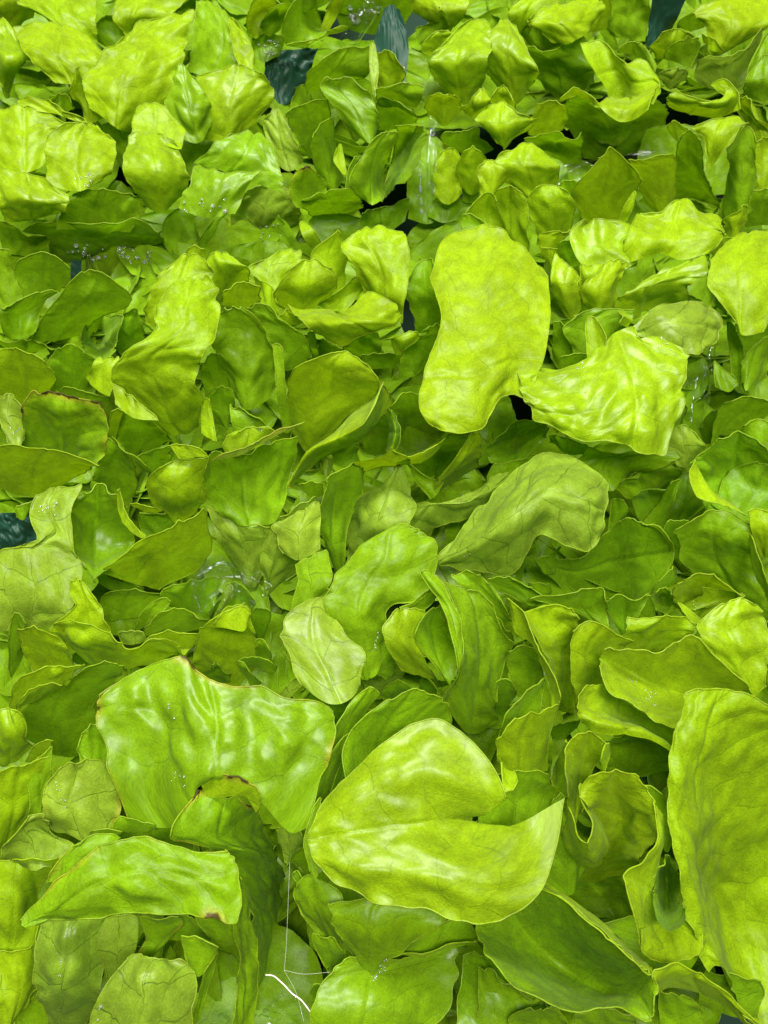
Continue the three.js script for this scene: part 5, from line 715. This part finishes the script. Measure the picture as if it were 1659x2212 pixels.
scene.updateMatrixWorld(true);
const solid = []; scene.traverse((o) => { if (o.isMesh && o.name === 'leaf') { o.geometry.computeBoundingSphere(); solid.push(o); } });
const ray = new THREE.Raycaster();
function onLeaf(x, y) {                                            // the leaf surface seen at a spot of the picture
  ray.set(EYE, at(x, y, -10).sub(EYE).normalize());
  const h = ray.intersectObjects(solid, false)[0];
  if (!h) return [at(x, y, -8), new THREE.Vector3(0, 1, 0)];
  const n = h.face.normal.clone(); if (n.dot(ray.ray.direction) > 0) n.negate();
  return [h.point, n];
}
const teal = new THREE.MeshPhysicalMaterial({ color: new THREE.Color().setRGB(0.01, 0.045, 0.027), specularIntensity: 0.4, roughness: 0.5, clearcoat: 0.1, clearcoatRoughness: 0.3, side: THREE.DoubleSide });
const clear = new THREE.MeshPhysicalMaterial({ color: 0xf4f8f2, roughness: 0.09, transmission: 1, thickness: 0, ior: 1.5, side: THREE.DoubleSide });
function fold(film, r, ...pts) {                                   // a sharp bright fold of the film
  const m = new THREE.Mesh(new THREE.TubeGeometry(new THREE.CatmullRomCurve3(pts.map(([x, y, h]) => at(OX + x * SC, OY + y * SC, h))), 48, r, 7), clear);
  const q = m.geometry.attributes.position; for (let i = 0; i < q.count; i++) q.setXYZ(i, q.getX(i) + 0.0006 * noise(q.getX(i) * 500, q.getZ(i) * 500, 31), q.getY(i) + 0.0007 * noise(q.getX(i) * 420, q.getZ(i) * 420, 32), q.getZ(i)); m.geometry.computeVertexNormals();
  m.name = 'fold'; film.add(m);
}
let sheetNo = 0;
function sheet(name, label, category, material, rows, crumple, fine = 60) {
  const id = 500 + ++sheetNo, curves = rows.map(triples), n = material === teal ? 40 : 84, pos = [], uv = [], idx = [], q = new THREE.Vector3();
  for (let j = 0; j <= n; j++) for (let i = 0; i <= n; i++) {
    const c = curves.map((r) => spline(r, i / n)), p = spline(c, j / n), u = i / n, v = j / n;
    const d = crumple * (noise(u * 5, v * 4, id) + Math.abs(noise(u * 11 + v * 6, v * 5 - u * 4, id + 1)) * 0.8 + (material === teal ? 0.04 : 0.5) * (1 - Math.abs(noise(u * fine / 4 + v * 7, v * fine / 12 - u * 3, id + 2))));
    q.copy(p).y += d; pos.push(q.x + 0.4 * d, q.y, q.z + 0.5 * d); uv.push(u, v);
  }
  for (let j = 0; j < n; j++) for (let i = 0; i < n; i++) { const a = j * (n + 1) + i, b = a + n + 1; idx.push(a, a + 1, b, a + 1, b + 1, b); }
  const g = new THREE.BufferGeometry(); g.setAttribute('position', new THREE.Float32BufferAttribute(pos, 3)); g.setAttribute('uv', new THREE.Float32BufferAttribute(uv, 2)); g.setIndex(idx); g.computeVertexNormals();
  const m = new THREE.Mesh(g, material); m.name = called(name); m.userData = { label, category }; m.castShadow = m.receiveShadow = true; scene.add(m);
  return m;
}
T2();
sheet('plastic_sheet', 'dark green plastic flap beaded with water, behind the browned leaf tip', 'plastic sheet', teal, [[690, 330, -2.5, 780, 460, -3, 900, 480, -3], [740, 150, -1.4, 820, 220, -1.6, 915, 240, -1.8], [780, 40, -.6, 820, 30, -.6, 860, 60, -.7]], 0.0012);
sheet('plastic_sheet', 'wet dark green plastic in the gap left of the rosette lettuce', 'plastic sheet', teal, [[20, 640, -6, 160, 640, -6, 330, 520, -6], [60, 450, -4.6, 180, 430, -4.6, 340, 400, -4.6], [60, 340, -3.8, 200, 300, -3.8, 380, 290, -3.8]], 0.004);
sheet('plastic_film', 'clear wet film hanging along the right side of the rosette lettuce', 'plastic film', clear, [[960, 1330, -4, 1000, 1340, -4, 1060, 1290, -4], [950, 1080, -2.6, 1000, 1080, -2.4, 1070, 1080, -2.6], [990, 720, -1, 1050, 700, -.8, 1100, 760, -1]], 0.003);
sheet('plastic_film', 'clear crumpled film beaded with drops at the top edge', 'plastic film', clear, [[460, 310, -2.4, 560, 320, -2.4, 640, 230, -2.4], [540, 150, -1, 640, 160, -1, 720, 110, -1], [560, -30, .4, 660, -30, .4, 790, -20, .4]], 0.004);
T4();
sheet('plastic_sheet', 'smooth teal side of the crate between two left-hand lettuces', 'plastic sheet', teal, [[420, 420, -9, 700, 440, -9, 960, 400, -9], [420, 240, -7, 700, 240, -7, 960, 240, -7], [420, 90, -6, 700, 90, -6, 1000, 60, -6]], 0.0008);
T7();
sheet('plastic_sheet', 'dark teal plastic in the gap at the left edge', 'plastic sheet', teal, [[-60, 420, -5, 80, 430, -5, 230, 420, -5], [-60, 290, -4, 80, 300, -4, 230, 290, -4], [-60, 180, -3.4, 80, 180, -3.4, 180, 170, -3.4]], 0.003);
const shaded = sheet('plastic_film', 'clear film with bright creases stretched over the small shaded leaves', 'plastic film', clear, [[1120, 760, -2.2, 1300, 800, -2.2, 1560, 760, -2.6], [1140, 600, -1.6, 1330, 620, -1.3, 1600, 560, -1.8], [1180, 480, -1.6, 1310, 440, -1.5, 1500, 520, -1.8]], 0.005, 90);
T3();
sheet('plastic_sheet', 'dark teal plastic standing at the top edge on the right', 'plastic sheet', teal, [[930, 280, -2.6, 1000, 270, -2.6, 1090, 170, -2.6], [950, 130, -1.4, 1010, 120, -1.4, 1120, 110, -1.4], [970, -30, 0, 1060, -40, 0, 1190, -40, 0]], 0.001);
sheet('plastic_film', 'clear film with a straight rim below the dark hollow of the hooked leaf', 'plastic film', clear, [[420, 1160, -3.4, 700, 1120, -3.4, 1100, 1060, -3.4], [400, 1080, -2.8, 700, 1020, -2.8, 1100, 960, -2.8], [390, 1010, -2.4, 700, 930, -2.4, 1090, 882, -2.4]], 0.004);
T6();
const sleeve = sheet('plastic_film', 'clear sleeve with an upright bright crease beside the biggest light lettuce', 'plastic film', clear, [[1140, 1200, -3.6, 1200, 1210, -3.4, 1260, 1180, -3.4], [1150, 950, -2, 1230, 960, -1.6, 1310, 940, -2], [1180, 720, -.8, 1270, 700, -.4, 1345, 640, -.6]], 0.0035, 40);
fold(sleeve, 0.0014, [1258, 1010, -2.4], [1285, 860, -1.2], [1308, 760, -.4], [1332, 640, .2]); fold(sleeve, 0.0007, [1205, 1150, -3.4], [1215, 1000, -2.6], [1240, 880, -1.8]);
T7();
fold(shaded, 0.0012, [1130, 608, -2], [1220, 530, -1.7], [1300, 482, -1.6], [1372, 484, -1.7]); fold(shaded, 0.0008, [1170, 560, -1.8], [1250, 500, -1.6], [1330, 465, -1.6]); fold(shaded, 0.0018, [1175, 722, -2.2], [1235, 690, -2], [1300, 640, -1.9]); fold(shaded, 0.0007, [1400, 560, -2], [1480, 560, -2.2], [1540, 590, -2.4]);
T10();
const low = sheet('plastic_film', 'crumpled clear film in the dark gap at the bottom edge', 'plastic film', clear, [[1240, 1760, -6, 1450, 1760, -6, 1800, 1740, -6], [1240, 1640, -5.4, 1450, 1620, -5.4, 1800, 1600, -5.4], [1280, 1560, -5, 1500, 1560, -5, 1780, 1500, -5]], 0.006, 90);
fold(low, 0.0008, [1560, 1590, -7], [1610, 1540, -6.6], [1680, 1480, -6.4]); fold(low, 0.001, [1290, 1610, -7], [1330, 1600, -6.8], [1370, 1640, -7]);

// water sprayed on leaves and plastic
const dropGeo = new THREE.SphereGeometry(1, 12, 8), drops = [];
const spray = (x0, y0, x1, y1, n, r0, r1) => { for (let k = 0; k < n; k++) { const a = rnd(), [p, nn] = onLeaf(OX + SC * lerp(x0, x1, a), OY + SC * (lerp(y0, y1, clamp(a + 0.5 * (rnd() - 0.5), 0, 1)) + (rnd() - 0.5) * 90)); drops.push([p, nn, lerp(r0, r1, rnd() ** 2)]); } };
T1(); spray(370, 1330, 830, 1420, 34, 0.0011, 0.0026); spray(990, 1100, 1230, 1130, 14, 0.0008, 0.0018); spray(400, 990, 520, 980, 10, 0.0008, 0.0016); spray(1350, 1250, 1630, 1250, 10, 0.0007, 0.0013);
T2(); spray(20, 290, 150, 280, 26, 0.0008, 0.0019); spray(560, 40, 620, 160, 18, 0.0012, 0.003); spray(840, 120, 910, 460, 40, 0.0006, 0.0014); spray(980, 1000, 1000, 1260, 34, 0.0006, 0.0016); spray(80, 440, 280, 470, 26, 0.0007, 0.0016); spray(660, 40, 760, 60, 16, 0.0008, 0.002);
T4(); spray(1480, 1090, 1560, 1110, 6, 0.0005, 0.0009); spray(60, 1130, 130, 1140, 4, 0.0006, 0.001);
T6(); spray(500, 815, 580, 835, 5, 0.0005, 0.0012); spray(980, 660, 1090, 730, 10, 0.0004, 0.0011); spray(1150, 900, 1310, 1000, 26, 0.0004, 0.001);
T8(); spray(840, 960, 900, 930, 7, 0.0004, 0.001); spray(1400, 480, 1500, 450, 7, 0.0003, 0.0007);
T9(); spray(830, 1170, 1000, 1300, 14, 0.0004, 0.0009); spray(1210, 660, 1240, 720, 5, 0.0003, 0.0006);
T10(); spray(1020, 200, 1130, 210, 9, 0.0004, 0.0009); spray(320, 240, 400, 400, 8, 0.0003, 0.0006); spray(560, 1640, 610, 1560, 5, 0.0005, 0.001); spray(310, 1180, 370, 1360, 6, 0.0003, 0.0006);
T11(); spray(770, 1420, 860, 1300, 16, 0.0004, 0.001);
T7(); spray(170, 200, 360, 150, 16, 0.0004, 0.0009); spray(1000, 1330, 1040, 1380, 5, 0.0003, 0.0007);
const dew = new THREE.InstancedMesh(dropGeo, new THREE.MeshPhysicalMaterial({ color: 0xffffff, roughness: 0.06, transmission: 0.85, thickness: 0.002, ior: 1.33 }), drops.length);
{ const m = new THREE.Matrix4(), qq = new THREE.Quaternion(), upv = new THREE.Vector3(0, 1, 0), sc = new THREE.Vector3();
  drops.forEach(([p, nn, r], k) => { qq.setFromUnitVectors(upv, nn); m.compose(p.clone().addScaledVector(nn, r * 0.3), qq, sc.set(r * (0.85 + 0.3 * rnd()), r * 0.65, r)); dew.setMatrixAt(k, m); }); }
dew.name = 'dew'; dew.userData = { kind: 'stuff', label: 'drops of sprayed water on leaves and plastic', category: 'water' };
scene.add(dew);

// a white rootlet and cobweb threads in the dark gap at the bottom
ALL();
function strand(pts, r) { return new THREE.TubeGeometry(new THREE.CatmullRomCurve3(pts.map((p) => at(...p))), 60, r, 6); }
const root = new THREE.Mesh(strand([[574, 2106, -4.5], [590, 2108, -4.4], [612, 2126, -4.4], [632, 2147, -4.6], [650, 2160, -4.8], [672, 2188, -5.2]], 0.0004), new THREE.MeshStandardMaterial({ color: new THREE.Color().setRGB(0.75, 0.7, 0.6), roughness: 0.7 }));
root.name = 'rootlet'; root.userData = { label: 'thin white rootlet lying in the dark gap at the bottom edge', category: 'root' }; root.castShadow = true; scene.add(root);
const web = new THREE.Group(); web.name = 'cobweb'; web.userData = { label: 'fine cobweb hanging across the dark gap left of the huge wavy leaf', category: 'cobweb' };
const silk = new THREE.MeshStandardMaterial({ color: new THREE.Color().setRGB(0.6, 0.6, 0.52), roughness: 0.5 });
for (const pts of [[[626, 1863, -.5], [622, 1960, -1.6], [618, 2050, -2.6], [614, 2096, -3]], [[614, 2096, -3], [655, 2104, -3], [712, 2100, -3]], [[614, 2096, -3], [640, 2146, -3.6], [656, 2205, -4.2]]]) { const t = new THREE.Mesh(strand(pts, 0.00006), silk); t.name = 'thread'; web.add(t); }
scene.add(web);

renderer.render(scene, camera);
